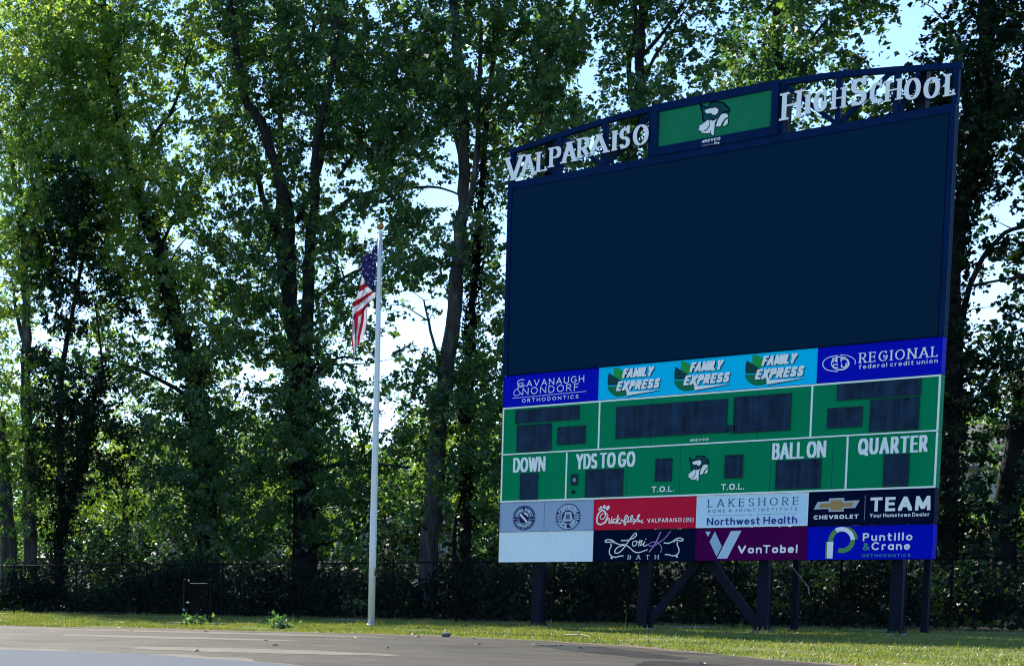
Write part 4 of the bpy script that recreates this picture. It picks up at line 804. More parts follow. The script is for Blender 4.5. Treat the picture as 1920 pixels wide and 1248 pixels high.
for x, z in FL['stars']:
    y = FY+.05*math.sin(x*13+z*2.2)+.03*math.sin(x*27-z*5)+.015*math.sin(z*9)
    for yy in (y-.012,):
        b.poly([(x+(.036 if k % 2 == 0 else .016)*math.sin(k*math.pi/5), yy, z+(.036 if k % 2 == 0 else .016)*math.cos(k*math.pi/5)) for k in range(10)])
loc(b, 'stars', M['flagwhite'], flag, (FX, FY, 9))

# ---------------------------------------------------------------- chain link fence and gate
fence = thing('chain_link_fence', 'long black chain link fence running behind the scoreboard and along the trees', 'fence', (0, 3.2, 0))
FX0, FX1 = -38.0, 22.0
fpx = [-37.8, -34.6, -31.5, -28.4, -25.2, -21.99, -18.79, -15.41, -12.05, -8.92, -5.39, -3.15, 0., 2.26, 5.2, 7.9, 10.5, 13.4, 16.3, 19.2, 21.9]
for x in fpx:
    b = MB(); b.tube([(x, 3.2, -.1), (x, 3.2, 1.86)], .032, 8); b.ball((x, 3.2, 1.88), .042, 8, 5)
    for z in (.45, .9, 1.35): b.tube([(x, 3.2, z), (x, 3.2, z+.03)], .041, 8)
    loc(b, 'fence_post', M['black'], fence, (0, 3.2, 0))
for a, c in zip(fpx[:-1], fpx[1:]):
    b = MB(); b.tube([(a+.03, 3.2, 1.83), (c-.03, 3.2, 1.83)], .022, 6); loc(b, 'top_rail', M['black'], fence, (0, 3.2, 0))
b = MB(); b.tube([(FX0, 3.2, .06), (FX1, 3.2, .06)], .004, 4); loc(b, 'tension_wire', M['black'], fence, (0, 3.2, 0))
def link_mesh(x0, x1, z0, z1, y, sp=.075, r=.0028):
    b = MB(); H = z1-z0; n = int((x1-x0+H)/sp)
    for k in range(n):
        a = x0-H+k*sp
        for s_ in (1, -1):
            p0, p1 = a, a+H
            zz0, zz1 = (z0, z1) if s_ == 1 else (z1, z0)
            c0, c1_ = max(p0, x0), min(p1, x1)
            if c1_-c0 < .01: continue
            f0 = zz0+(zz1-zz0)*(c0-p0)/H; f1 = zz0+(zz1-zz0)*(c1_-p0)/H
            b.tube([(c0, y+s_*.003, f0), (c1_, y+s_*.003, f1)], r, 3, cap=False)
    return b
b = link_mesh(FX0, FX1, .05, 1.82, 3.165); stuffed(loc(b, 'link_mesh', M['black'], fence, (0, 3.2, 0)))

gate = thing('pedestrian_gate', 'small black chain link gate with capped posts standing on the grass left of the flagpole', 'gate', (-8.8, -2.8, 0))
GX, GY = -8.8, -2.8; go_ = (GX, GY, 0)
for dx, r_, h_ in ((0, .05, 1.27), (.90, .045, 1.27)):
    b = MB(); b.tube([(GX+dx, GY+.5*dx*.2, -.1), (GX+dx, GY+.5*dx*.2, h_)], r_, 10); b.ball((GX+dx, GY+.1*dx, h_+.01), r_*1.15, 10, 6); loc(b, 'gate_post', M['black'], gate, go_)
a, c = .14, .80
b = MB()
for p, q in (((a, .08), (a, 1.26)), ((c, .08), (c, 1.20)), ((a, 1.18), (c, 1.18)), ((a, .10), (c, .10))): b.tube([(GX+p[0], GY+p[0]*.1, p[1]), (GX+q[0], GY+q[0]*.1, q[1])], .024, 8)
loc(b, 'gate_frame', M['black'], gate, go_)
b = link_mesh(GX+a, GX+c, .1, 1.18, GY+.06, .055, .003); stuffed(loc(b, 'link_mesh', M['black'], gate, go_))
b = MB(); b.tube([(GX-.05, GY, .62), (GX+.17, GY, .62)], .025, 8); b.tube([(GX-.04, GY, .40), (GX+.04, GY, .40)], .058, 10); loc(b, 'hinge', M['galv'], gate, go_)
b = MB(); b.ball((GX+a, GY, 1.27), .035, 8, 6); loc(b, 'post_cap', M['galv'], gate, go_)
b = MB(); b.box(GX-.1, GX+1.5, GY-.7, GY+.2, -.02, .03, 0); tag(b.build('concrete_slab', M['concrete']), 'thin pale concrete slab in the grass at the foot of the small gate', 'slab')

# ---------------------------------------------------------------- trees
TREES = [('t1',12,[([(-30.95,-0.1),(-31.16,3.36),(-31.44,5.76),(-31.82,8.63)],0.42,0.307)],
 [(-32.8,0.6,2),(-31.7,0.6,2),(-30.6,0.6,2),(-32.8,1.6,2),(-31.7,1.6,2),(-30.6,1.6,2),(-32.8,2.7,5),(-31.7,2.7,5),(-30.6,2.7,3),(-32.8,3.8,5),(-31.7,3.8,5),(-30.6,3.8,3),(-32.8,4.9,5),(-31.7,4.9,5),(-30.6,4.9,4),(-32.8,6.0,5),(-31.7,6.0,5),(-32.8,7.0,5),(-31.7,7.0,5),(-32.8,8.1,5),(-31.7,8.1,5),(-32.8,9.2,5),(-31.7,9.2,5),(-32.8,10.3,5),(-31.7,10.3,5)]),
('t2',12.6,[([(-30.19,-0.1),(-30.33,3.35),(-30.41,6.93),(-30.55,9.53),(-30.57,12.82),(-30.71,15.17),(-30.91,17.52),(-31.59,19.95),(-32.27,21.69)],0.349,0.073),([(-30.56,11.42),(-31.57,13.4),(-32.09,14.87)],0.118,0.048),([(-30.64,15.16),(-29.76,17.81),(-30.26,20.87),(-29.3,24.09)],0.142,0.048)],
 [(-30.1,0.6,2),(-30.1,1.6,2),(-30.1,2.7,3),(-30.1,3.8,5),(-30.1,4.9,7),(-31.2,6.0,7),(-30.1,6.0,8),(-31.2,7.1,7),(-30.1,7.1,8),(-31.2,8.2,8),(-30.1,8.2,8),(-31.2,9.3,4),(-30.1,9.3,7),(-31.2,10.4,6),(-30.1,10.4,8),(-33.4,11.5,5),(-32.3,11.5,5),(-31.2,11.5,4),(-30.1,11.5,5),(-33.4,12.6,5),(-32.3,12.6,5),(-31.2,12.6,4),(-30.1,12.6,5),(-33.4,13.7,5),(-32.3,13.7,5),(-31.2,13.7,7),(-30.1,13.7,6),(-33.4,14.8,5),(-32.3,14.8,5),(-31.2,14.8,7),(-30.1,14.8,7),(-33.4,15.8,5),(-32.3,15.8,5),(-31.2,15.8,9),(-30.1,15.8,9),(-33.4,16.9,5),(-32.3,16.9,5),(-31.2,16.9,9),(-30.1,16.9,9),(-29.0,16.9,9),(-33.4,18.0,5),(-32.3,18.0,5),(-31.2,18.0,6),(-30.1,18.0,9),(-29.0,18.0,9),(-33.4,19.1,5),(-32.3,19.1,5),(-31.2,19.1,4),(-30.1,19.1,8),(-29.0,19.1,8),(-27.9,19.1,9),(-33.4,20.2,5),(-32.3,20.2,5),(-31.2,20.2,9),(-30.1,20.2,9),(-29.0,20.2,9),(-27.9,20.2,9),(-33.4,21.3,5),(-32.3,21.3,5),(-31.2,21.3,9),(-30.1,21.3,9),(-29.0,21.3,9),(-33.4,22.4,5),(-32.3,22.4,5),(-31.2,22.4,9),(-30.1,22.4,9),(-29.0,22.4,9),(-33.4,23.5,5),(-32.3,23.5,5),(-31.2,23.5,9),(-30.1,23.5,9),(-29.0,23.5,9),(-33.4,24.6,5),(-32.3,24.6,5),(-31.2,24.6,9),(-30.1,24.6,9),(-29.0,24.6,9),(-33.4,25.7,5),(-32.3,25.7,5),(-31.2,25.7,9),(-33.4,26.8,5),(-31.2,26.8,6),(-31.2,27.9,6)]),
('t3',13.5,[([(-29.31,-0.1),(-29.33,2.88),(-28.81,4.53),(-28.11,6.39),(-27.65,8.46),(-26.72,10.23)],0.256,0.092),([(-29.13,3.35),(-29.75,6.7),(-29.93,10.5),(-29.46,13.73),(-28.83,17.35)],0.186,0.071)],
 [(-29.9,0.5,2),(-28.8,0.5,2),(-27.7,0.5,2),(-26.5,0.5,2),(-25.4,0.5,2),(-29.9,1.7,2),(-28.8,1.7,2),(-27.7,1.7,2),(-26.5,1.7,2),(-25.4,1.7,2),(-29.9,2.8,3),(-28.8,2.8,2),(-27.7,2.8,2),(-26.5,2.8,2),(-25.4,2.8,2),(-29.9,3.9,5),(-28.8,3.9,2),(-27.7,3.9,2),(-26.5,3.9,1),(-25.4,3.9,1),(-29.9,5.0,7),(-28.8,5.0,3),(-27.7,5.0,3),(-26.5,5.0,3),(-25.4,5.0,3),(-29.9,6.1,8),(-28.8,6.1,6),(-27.7,6.1,6),(-26.5,6.1,6),(-25.4,6.1,6),(-29.9,7.2,8),(-28.8,7.2,8),(-27.7,7.2,8),(-26.5,7.2,5),(-25.4,7.2,5),(-29.9,8.3,8),(-28.8,8.3,8),(-27.7,8.3,8),(-26.5,8.3,5),(-25.4,8.3,5),(-29.9,9.4,7),(-28.8,9.4,8),(-27.7,9.4,8),(-26.5,9.4,6),(-29.9,10.5,8),(-28.8,10.5,8),(-29.9,11.6,5),(-29.9,12.8,5),(-28.8,12.8,6),(-27.7,12.8,6),(-25.4,12.8,7),(-29.9,13.9,6),(-28.8,13.9,6),(-27.7,13.9,6),(-26.5,13.9,7),(-29.9,15.0,7),(-28.8,15.0,7),(-27.7,15.0,7),(-29.9,16.1,9),(-28.8,16.1,9),(-27.7,16.1,9),(-28.8,17.2,9),(-27.7,17.2,9),(-28.8,18.3,9),(-27.7,18.3,9)]),
('t4',16,[([(-22.74,-0.1),(-23.03,5.59),(-23.46,8.35),(-23.99,10.67),(-25.02,13.52),(-25.71,15.43),(-26.71,17.41),(-27.29,19.11),(-28.1,21.78),(-28.93,24.94),(-29.27,28.01)],0.497,0.151),([(-25.65,15.88),(-25.13,17.18),(-24.69,17.79)],0.094,0.035),([(-27.04,18.38),(-26.07,20.05),(-24.3,21.53),(-23.45,23.13)],0.12,0.047),([(-23.36,7.89),(-24.42,9.33),(-27.52,10.74),(-29.95,11.43)],0.137,0.048),([(-28.76,24.22),(-27.36,25.75),(-26.16,27.73)],0.124,0.049),([(-27.61,19.85),(-29.22,21.75),(-30.54,24.35),(-31.55,27.14)],0.145,0.051)],
 [(-26.5,0.5,2),(-25.3,0.5,2),(-24.1,0.5,2),(-23.0,0.5,2),(-21.8,0.5,2),(-20.7,0.5,2),(-26.5,1.7,2),(-25.3,1.7,2),(-24.1,1.7,2),(-23.0,1.7,2),(-21.8,1.7,2),(-20.7,1.7,2),(-26.5,2.8,2),(-25.3,2.8,4),(-24.1,2.8,4),(-23.0,2.8,5),(-21.8,2.8,8),(-20.7,2.8,8),(-26.5,4.0,3),(-25.3,4.0,7),(-24.1,4.0,7),(-23.0,4.0,8),(-21.8,4.0,8),(-20.7,4.0,8),(-26.5,5.1,5),(-25.3,5.1,8),(-24.1,5.1,8),(-23.0,5.1,9),(-21.8,5.1,8),(-20.7,5.1,8),(-26.5,6.3,7),(-25.3,6.3,8),(-24.1,6.3,8),(-23.0,6.3,8),(-21.8,6.3,8),(-20.7,6.3,8),(-26.5,7.5,7),(-25.3,7.5,8),(-24.1,7.5,8),(-23.0,7.5,9),(-21.8,7.5,8),(-26.5,8.6,4),(-25.3,8.6,6),(-24.1,8.6,6),(-23.0,8.6,8),(-21.8,8.6,6),(-20.7,8.6,6),(-27.6,9.8,6),(-26.5,9.8,4),(-25.3,9.8,6),(-24.1,9.8,6),(-23.0,9.8,8),(-21.8,9.8,3),(-29.9,10.9,8),(-28.8,10.9,7),(-27.6,10.9,7),(-26.5,10.9,6),(-25.3,10.9,6),(-24.1,10.9,6),(-23.0,10.9,8),(-21.8,10.9,8),(-31.1,12.1,5),(-29.9,12.1,5),(-28.8,12.1,6),(-27.6,12.1,6),(-26.5,12.1,4),(-25.3,12.1,6),(-24.1,12.1,6),(-23.0,12.1,6),(-21.8,12.1,8),(-28.8,13.3,7),(-26.5,13.3,4),(-25.3,13.3,7),(-24.1,13.3,7),(-23.0,13.3,8),(-27.6,14.4,8),(-26.5,14.4,7),(-25.3,14.4,8),(-24.1,14.4,8),(-23.0,14.4,8),(-28.8,15.6,8),(-27.6,15.6,8),(-26.5,15.6,8),(-25.3,15.6,3),(-24.1,15.6,3),(-28.8,16.7,8),(-27.6,16.7,8),(-26.5,16.7,8),(-25.3,16.7,3),(-24.1,16.7,9),(-28.8,17.9,9),(-27.6,17.9,9),(-26.5,17.9,9),(-25.3,17.9,9),(-24.1,17.9,9),(-23.0,17.9,7),(-28.8,19.0,9),(-27.6,19.0,9),(-26.5,19.0,8),(-25.3,19.0,4),(-24.1,19.0,4),(-29.9,20.2,9),(-28.8,20.2,9),(-27.6,20.2,9),(-26.5,20.2,8),(-25.3,20.2,6),(-24.1,20.2,6),(-23.0,20.2,7),(-29.9,21.4,9),(-28.8,21.4,9),(-27.6,21.4,6),(-26.5,21.4,6),(-25.3,21.4,4),(-24.1,21.4,4),(-23.0,21.4,8),(-21.8,21.4,8),(-31.1,22.5,9),(-29.9,22.5,9),(-28.8,22.5,9),(-27.6,22.5,6),(-26.5,22.5,7),(-25.3,22.5,5),(-24.1,22.5,5),(-23.0,22.5,4),(-31.1,23.7,9),(-29.9,23.7,9),(-28.8,23.7,9),(-27.6,23.7,7),(-26.5,23.7,7),(-25.3,23.7,7),(-24.1,23.7,7),(-23.0,23.7,7),(-31.1,24.8,9),(-29.9,24.8,9),(-28.8,24.8,9),(-27.6,24.8,8),(-26.5,24.8,8),(-25.3,24.8,7),(-24.1,24.8,5),(-23.0,24.8,6),(-31.1,26.0,9),(-29.9,26.0,9),(-28.8,26.0,9),(-27.6,26.0,7),(-26.5,26.0,7),(-25.3,26.0,5),(-24.1,26.0,6),(-33.4,27.2,9),(-32.3,27.2,9),(-31.1,27.2,9),(-29.9,27.2,9),(-28.8,27.2,6),(-27.6,27.2,6),(-26.5,27.2,6),(-25.3,27.2,6),(-24.1,27.2,6),(-35.7,28.3,5),(-33.4,28.3,6),(-32.3,28.3,6),(-31.1,28.3,6),(-29.9,28.3,6),(-28.8,28.3,6),(-27.6,28.3,6),(-26.5,28.3,6),(-25.3,28.3,6),(-24.1,28.3,6),(-33.4,29.5,6),(-32.3,29.5,6),(-31.1,29.5,6),(-29.9,29.5,6),(-28.8,29.5,6),(-27.6,29.5,6),(-26.5,29.5,6),(-25.3,29.5,6),(-24.1,29.5,6),(-23.0,29.5,6),(-34.6,30.6,6),(-33.4,30.6,6),(-32.3,30.6,6),(-31.1,30.6,6),(-29.9,30.6,6),(-28.8,30.6,6),(-27.6,30.6,6),(-26.5,30.6,6),(-25.3,30.6,6),(-24.1,30.6,6),(-21.8,30.6,6)]),
('t5',17,[([(-18.41,-0.1),(-18.52,5.45),(-18.72,8.55),(-18.73,10.31)],0.507,0.468),([(-18.78,10.09),(-19.39,12.12),(-20.12,14.4),(-20.99,16.28),(-22.0,18.2),(-22.31,19.58)],0.267,0.094),([(-18.76,10.09),(-19.18,12.1),(-19.11,14.28),(-19.02,16.43),(-19.24,17.76),(-20.01,20.05),(-20.52,21.01),(-20.84,23.24),(-21.18,26.55)],0.334,0.119),([(-19.4,12.34),(-20.28,15.3),(-20.5,17.09),(-20.76,18.88),(-20.94,21.09),(-21.19,24.18),(-21.46,26.83)],0.202,0.072),([(-18.73,9.87),(-18.24,12.0),(-17.97,14.13),(-17.68,15.6),(-17.3,16.82),(-17.14,17.85),(-16.66,19.24),(-15.84,21.79),(-15.68,25.24)],0.312,0.091),([(-17.36,16.19),(-16.6,16.71),(-15.47,16.92),(-14.0,16.83),(-13.04,16.68),(-11.61,15.91)],0.112,0.026),([(-17.05,17.52),(-16.25,18.13),(-15.52,18.73)],0.089,0.044),([(-18.2,12.87),(-16.91,13.58),(-16.28,13.92)],0.111,0.044),([(-19.4,12.34),(-19.04,14.7)],0.112,0.09),([(-19.18,16.02),(-18.07,18.85),(-19.2,22.47),(-18.48,25.7)],0.136,0.07),([(-17.84,5.86),(-16.48,6.02),(-14.7,5.94),(-12.97,5.65)],0.11,0.042),([(-18.14,9.82),(-17.23,10.39),(-16.32,10.31)],0.089,0.033)],
 [(-20.2,0.5,2),(-19.1,0.5,2),(-17.9,0.5,2),(-16.7,0.5,2),(-20.2,1.7,2),(-19.1,1.7,2),(-17.9,1.7,2),(-16.7,1.7,2),(-15.5,1.7,2),(-20.2,2.9,8),(-19.1,2.9,7),(-17.9,2.9,7),(-16.7,2.9,6),(-15.5,2.9,4),(-20.2,4.0,8),(-19.1,4.0,7),(-17.9,4.0,7),(-16.7,4.0,6),(-15.5,4.0,4),(-14.4,4.0,4),(-20.2,5.2,8),(-19.1,5.2,8),(-17.9,5.2,8),(-16.7,5.2,8),(-15.5,5.2,7),(-14.4,5.2,4),(-13.2,5.2,4),(-20.2,6.4,8),(-19.1,6.4,8),(-17.9,6.4,8),(-16.7,6.4,8),(-15.5,6.4,8),(-14.4,6.4,7),(-13.2,6.4,7),(-21.4,7.6,8),(-20.2,7.6,8),(-19.1,7.6,8),(-17.9,7.6,8),(-16.7,7.6,4),(-15.5,7.6,6),(-14.4,7.6,5),(-20.2,8.7,7),(-19.1,8.7,8),(-17.9,8.7,8),(-16.7,8.7,7),(-15.5,8.7,5),(-14.4,8.7,6),(-21.4,9.9,3),(-20.2,9.9,3),(-19.1,9.9,7),(-17.9,9.9,7),(-16.7,9.9,3),(-15.5,9.9,2),(-14.4,9.9,2),(-21.4,11.1,8),(-20.2,11.1,8),(-19.1,11.1,7),(-17.9,11.1,7),(-16.7,11.1,7),(-15.5,11.1,6),(-21.4,12.3,8),(-20.2,12.3,8),(-19.1,12.3,7),(-17.9,12.3,7),(-16.7,12.3,7),(-15.5,12.3,5),(-22.6,13.5,8),(-21.4,13.5,8),(-20.2,13.5,8),(-19.1,13.5,6),(-17.9,13.5,5),(-16.7,13.5,5),(-15.5,13.5,8),(-22.6,14.6,8),(-21.4,14.6,8),(-20.2,14.6,7),(-19.1,14.6,6),(-17.9,14.6,7),(-16.7,14.6,7),(-15.5,14.6,4),(-14.4,14.6,7),(-13.2,14.6,7),(-23.8,15.8,6),(-22.6,15.8,8),(-21.4,15.8,8),(-20.2,15.8,7),(-19.1,15.8,6),(-17.9,15.8,7),(-16.7,15.8,6),(-15.5,15.8,7),(-14.4,15.8,8),(-13.2,15.8,4),(-12.0,15.8,1),(-23.8,17.0,3),(-22.6,17.0,7),(-21.4,17.0,7),(-20.2,17.0,6),(-19.1,17.0,7),(-17.9,17.0,6),(-16.7,17.0,5),(-15.5,17.0,4),(-14.4,17.0,6),(-13.2,17.0,2),(-22.6,18.2,6),(-21.4,18.2,6),(-20.2,18.2,6),(-19.1,18.2,6),(-17.9,18.2,5),(-16.7,18.2,5),(-15.5,18.2,9),(-14.4,18.2,9),(-23.8,19.3,7),(-22.6,19.3,8),(-21.4,19.3,8),(-20.2,19.3,5),(-19.1,19.3,7),(-17.9,19.3,9),(-16.7,19.3,9),(-15.5,19.3,9),(-14.4,19.3,9),(-22.6,20.5,8),(-21.4,20.5,8),(-20.2,20.5,6),(-19.1,20.5,7),(-17.9,20.5,9),(-16.7,20.5,9),(-15.5,20.5,9),(-14.4,20.5,9),(-21.4,21.7,7),(-20.2,21.7,8),(-19.1,21.7,9),(-17.9,21.7,9),(-16.7,21.7,9),(-15.5,21.7,9),(-22.6,22.9,7),(-21.4,22.9,7),(-20.2,22.9,9),(-19.1,22.9,9),(-17.9,22.9,9),(-16.7,22.9,9),(-15.5,22.9,5),(-22.6,24.1,9),(-21.4,24.1,9),(-20.2,24.1,8),(-19.1,24.1,8),(-17.9,24.1,8),(-16.7,24.1,8),(-15.5,24.1,6),(-14.4,24.1,6),(-22.6,25.2,8),(-21.4,25.2,8),(-20.2,25.2,8),(-19.1,25.2,6),(-17.9,25.2,6),(-16.7,25.2,6),(-15.5,25.2,6),(-14.4,25.2,6),(-23.8,26.4,6),(-22.6,26.4,6),(-21.4,26.4,6),(-20.2,26.4,6),(-19.1,26.4,6),(-17.9,26.4,6),(-16.7,26.4,6),(-15.5,26.4,6),(-23.8,27.6,6),(-22.6,27.6,6),(-21.4,27.6,6),(-20.2,27.6,6),(-19.1,27.6,6),(-17.9,27.6,6),(-16.7,27.6,6),(-15.5,27.6,6),(-14.4,27.6,6),(-23.8,28.8,6),(-22.6,28.8,6),(-21.4,28.8,6),(-20.2,28.8,6),(-19.1,28.8,6),(-17.9,28.8,6),(-16.7,28.8,6),(-15.5,28.8,6),(-14.4,28.8,6),(-22.6,29.9,6),(-21.4,29.9,6),(-20.2,29.9,6),(-19.1,29.9,6),(-17.9,29.9,6),(-16.7,29.9,6),(-15.5,29.9,6),(-12.0,29.9,6),(-23.8,31.1,6),(-21.4,31.1,6),(-20.2,31.1,6),(-19.1,31.1,6),(-17.9,31.1,6),(-16.7,31.1,6),(-15.5,31.1,6)]),
('t6',15.4,[([(-11.65,-0.1),(-11.55,3.07),(-11.35,5.91),(-11.06,8.71),(-10.76,11.06),(-10.63,12.63),(-10.5,14.37),(-10.4,15.72),(-10.58,18.85),(-10.96,21.62),(-11.13,23.96)],0.39,0.151),([(-11.03,8.7),(-11.9,10.78),(-12.4,12.04)],0.082,0.031),([(-10.58,13.99),(-9.8,16.21),(-9.55,18.66),(-9.31,21.45)],0.145,0.063),([(-10.53,16.91),(-11.45,19.4),(-12.21,21.89)],0.104,0.043)],
 [(-14.5,0.5,2),(-13.3,0.5,2),(-12.2,0.5,2),(-11.0,0.5,2),(-13.3,1.7,1),(-12.2,1.7,1),(-13.3,2.8,1),(-12.2,2.8,1),(-12.2,4.0,4),(-11.0,5.1,7),(-11.0,6.3,7),(-12.2,7.4,7),(-11.0,7.4,7),(-12.2,8.5,7),(-11.0,8.5,7),(-12.2,9.7,5),(-11.0,9.7,5),(-13.3,10.8,3),(-12.2,10.8,1),(-11.0,10.8,1),(-13.3,12.0,1),(-12.2,12.0,2),(-11.0,12.0,2),(-13.3,13.1,8),(-12.2,13.1,8),(-11.0,13.1,7),(-11.0,14.3,6),(-11.0,16.6,4),(-9.9,16.6,4),(-12.2,17.7,8),(-11.0,17.7,5),(-9.9,17.7,5),(-12.2,18.9,8),(-11.0,18.9,9),(-9.9,18.9,9),(-8.7,18.9,8),(-12.2,20.0,9),(-11.0,20.0,8),(-9.9,20.0,6),(-13.3,21.2,8),(-12.2,21.2,9),(-11.0,21.2,8),(-9.9,21.2,7),(-8.7,21.2,9),(-13.3,22.3,8),(-12.2,22.3,8),(-11.0,22.3,7),(-9.9,22.3,9),(-12.2,23.5,6),(-11.0,23.5,6),(-12.2,24.6,6),(-11.0,24.6,6),(-13.3,25.7,6),(-12.2,25.7,6),(-11.0,25.7,6),(-12.2,26.9,6),(-11.0,26.9,6),(-9.9,26.9,6),(-8.7,26.9,6),(-12.2,28.0,6),(-11.0,28.0,6),(-9.9,28.0,6),(-8.7,28.0,6),(-13.3,29.2,6),(-12.2,29.2,6),(-9.9,29.2,6),(-13.3,30.3,6),(-12.2,30.3,6),(-11.0,30.3,6)]),
('t7',16.5,[([(-10.58,-0.1),(-10.56,4.1),(-10.74,7.15),(-10.7,10.37),(-10.45,13.13),(-10.32,16.47),(-10.0,20.5),(-9.77,23.71)],0.186,0.086),([(-10.86,-0.1),(-11.3,3.09),(-10.85,5.94)],0.104,0.062)],
 [(-10.5,0.5,2),(-11.7,1.7,1),(-10.5,1.7,2),(-11.7,2.8,2),(-10.5,2.8,3),(-11.7,4.0,4),(-10.5,4.0,4),(-10.5,5.2,7),(-10.5,6.3,8),(-10.5,7.5,8),(-10.5,8.7,9),(-10.5,9.8,7),(-10.5,11.0,1),(-10.5,12.2,2),(-10.5,13.4,7),(-10.5,14.5,6),(-10.5,15.7,1),(-9.4,16.9,7),(-9.4,18.0,9),(-9.4,20.4,6),(-9.4,22.7,6),(-8.2,22.7,6),(-10.5,23.9,6),(-9.4,23.9,6),(-8.2,23.9,6),(-10.5,25.0,6),(-9.4,25.0,6),(-8.2,25.0,6),(-10.5,26.2,6),(-9.4,26.2,6),(-8.2,27.4,6),(-7.0,27.4,6),(-5.9,27.4,6),(-8.2,28.5,6),(-9.4,29.7,6),(-8.2,29.7,6),(-10.5,30.9,6)]),
('t8',15.8,[([(-8.54,-0.1),(-8.57,3.03),(-8.54,6.97),(-8.08,12.75),(-7.67,16.5),(-7.37,20.19)],0.202,0.083)],
 [(-9.0,0.5,2),(-7.8,0.5,2),(-6.7,0.5,2),(-9.0,1.7,2),(-7.8,1.7,2),(-9.0,2.8,4),(-7.8,2.8,5),(-9.0,4.0,5),(-7.8,4.0,6),(-9.0,5.1,8),(-7.8,5.1,6),(-6.7,5.1,4),(-9.0,6.3,8),(-7.8,6.3,7),(-6.7,6.3,4),(-9.0,7.4,8),(-7.8,7.4,7),(-9.0,8.6,8),(-7.8,8.6,7),(-6.7,8.6,4),(-9.0,9.7,8),(-7.8,9.7,5),(-6.7,9.7,4),(-9.0,10.9,6),(-7.8,10.9,5),(-6.7,10.9,4),(-9.0,12.1,7),(-7.8,12.1,7),(-9.0,13.2,5),(-7.8,13.2,6),(-6.7,13.2,4),(-9.0,14.4,2),(-7.8,14.4,8),(-6.7,14.4,4),(-9.0,15.5,6),(-7.8,15.5,8),(-6.7,15.5,4),(-7.8,16.7,8),(-6.7,16.7,9),(-7.8,17.8,8),(-6.7,17.8,7),(-7.8,19.0,9),(-6.7,19.0,8),(-7.8,20.1,9),(-6.7,20.1,9),(-7.8,21.3,8),(-6.7,21.3,8),(-6.7,22.4,6)]),
('t9',12,[([(-3.16,-0.1),(-3.22,2.86),(-3.07,8.17),(-2.52,13.3),(-2.25,15.81),(-2.13,17.47),(-2.1,18.97),(-2.12,20.97)],0.24,0.115),([(-2.15,15.96),(-2.6,17.9),(-2.56,19.41),(-2.99,21.18)],0.094,0.058),([(-2.11,16.96),(-1.44,18.0),(-0.76,18.52)],0.076,0.038),([(-2.1,18.14),(-1.31,19.13),(-0.65,20.13)],0.076,0.038)],
 [(-3.6,0.6,2),(-2.5,0.6,2),(-4.7,1.6,2),(-3.6,1.6,2),(-2.5,1.6,2),(-4.7,2.7,4),(-3.6,2.7,4),(-2.5,2.7,4),(-4.7,3.8,4),(-3.6,3.8,4),(-2.5,3.8,4),(-1.4,3.8,4),(-3.6,4.9,4),(-2.5,4.9,4),(-1.4,4.9,4),(-3.6,6.0,4),(-2.5,6.0,4),(-1.4,6.0,4),(-4.7,7.0,4),(-3.6,7.0,4),(-2.5,7.0,4),(-1.4,7.0,4),(-3.6,8.1,4),(-2.5,8.1,4),(-1.4,8.1,4),(-3.6,9.2,4),(-2.5,9.2,4),(-1.4,9.2,4),(-3.6,10.3,4),(-2.5,10.3,4),(-1.4,10.3,4),(-4.7,11.4,4),(-3.6,11.4,4),(-2.5,11.4,4),(-1.4,11.4,4),(-3.6,12.4,4),(-2.5,12.4,4),(-1.4,12.4,4),(-3.6,13.5,4),(-2.5,13.5,4),(-1.4,13.5,4),(-0.4,13.5,4),(-3.6,14.6,4),(-2.5,14.6,7),(-1.4,14.6,7),(-3.6,15.7,8),(-2.5,15.7,7),(-1.4,15.7,7),(-0.4,15.7,7),(-3.6,16.8,6),(-2.5,16.8,6),(-1.4,16.8,8),(-0.4,16.8,6),(-3.6,17.9,3),(-2.5,17.9,5),(-1.4,17.9,5),(-0.4,17.9,5),(-3.6,18.9,3),(-2.5,18.9,7),(-1.4,18.9,3),(-0.4,18.9,6),(0.7,18.9,6),(-3.6,20.0,9),(-2.5,20.0,8),(-1.4,20.0,6),(-0.4,20.0,6),(0.7,20.0,6),(-3.6,21.1,6),(-2.5,21.1,6),(-1.4,21.1,6),(-0.4,21.1,6),(0.7,21.1,6),(-4.7,22.2,6),(-3.6,22.2,6),(-2.5,22.2,6),(-1.4,22.2,6),(-0.4,22.2,6),(0.7,22.2,6),(-4.7,23.3,6),(-3.6,23.3,6),(-2.5,23.3,6),(-1.4,23.3,6),(-0.4,23.3,6),(-5.8,24.3,6),(-4.7,24.3,6),(-3.6,24.3,6),(-2.5,24.3,6),(-1.4,24.3,6),(-2.5,25.4,6),(-1.4,25.4,6),(-0.4,25.4,6),(0.7,25.4,6),(-4.7,26.5,6),(-3.6,26.5,6),(-2.5,26.5,6),(-4.7,27.6,6),(-3.6,27.6,6),(-2.5,27.6,6),(-6.8,28.7,6)]),
('t10',18,[([(-2.32,-0.1),(-2.28,4.85),(-1.74,10.4),(-0.96,13.95),(-0.34,16.35),(0.12,18.03),(-0.2,19.51),(-0.21,21.78)],0.299,0.124),([(0.12,18.03),(0.6,19.16),(1.25,20.06)],0.081,0.041)],
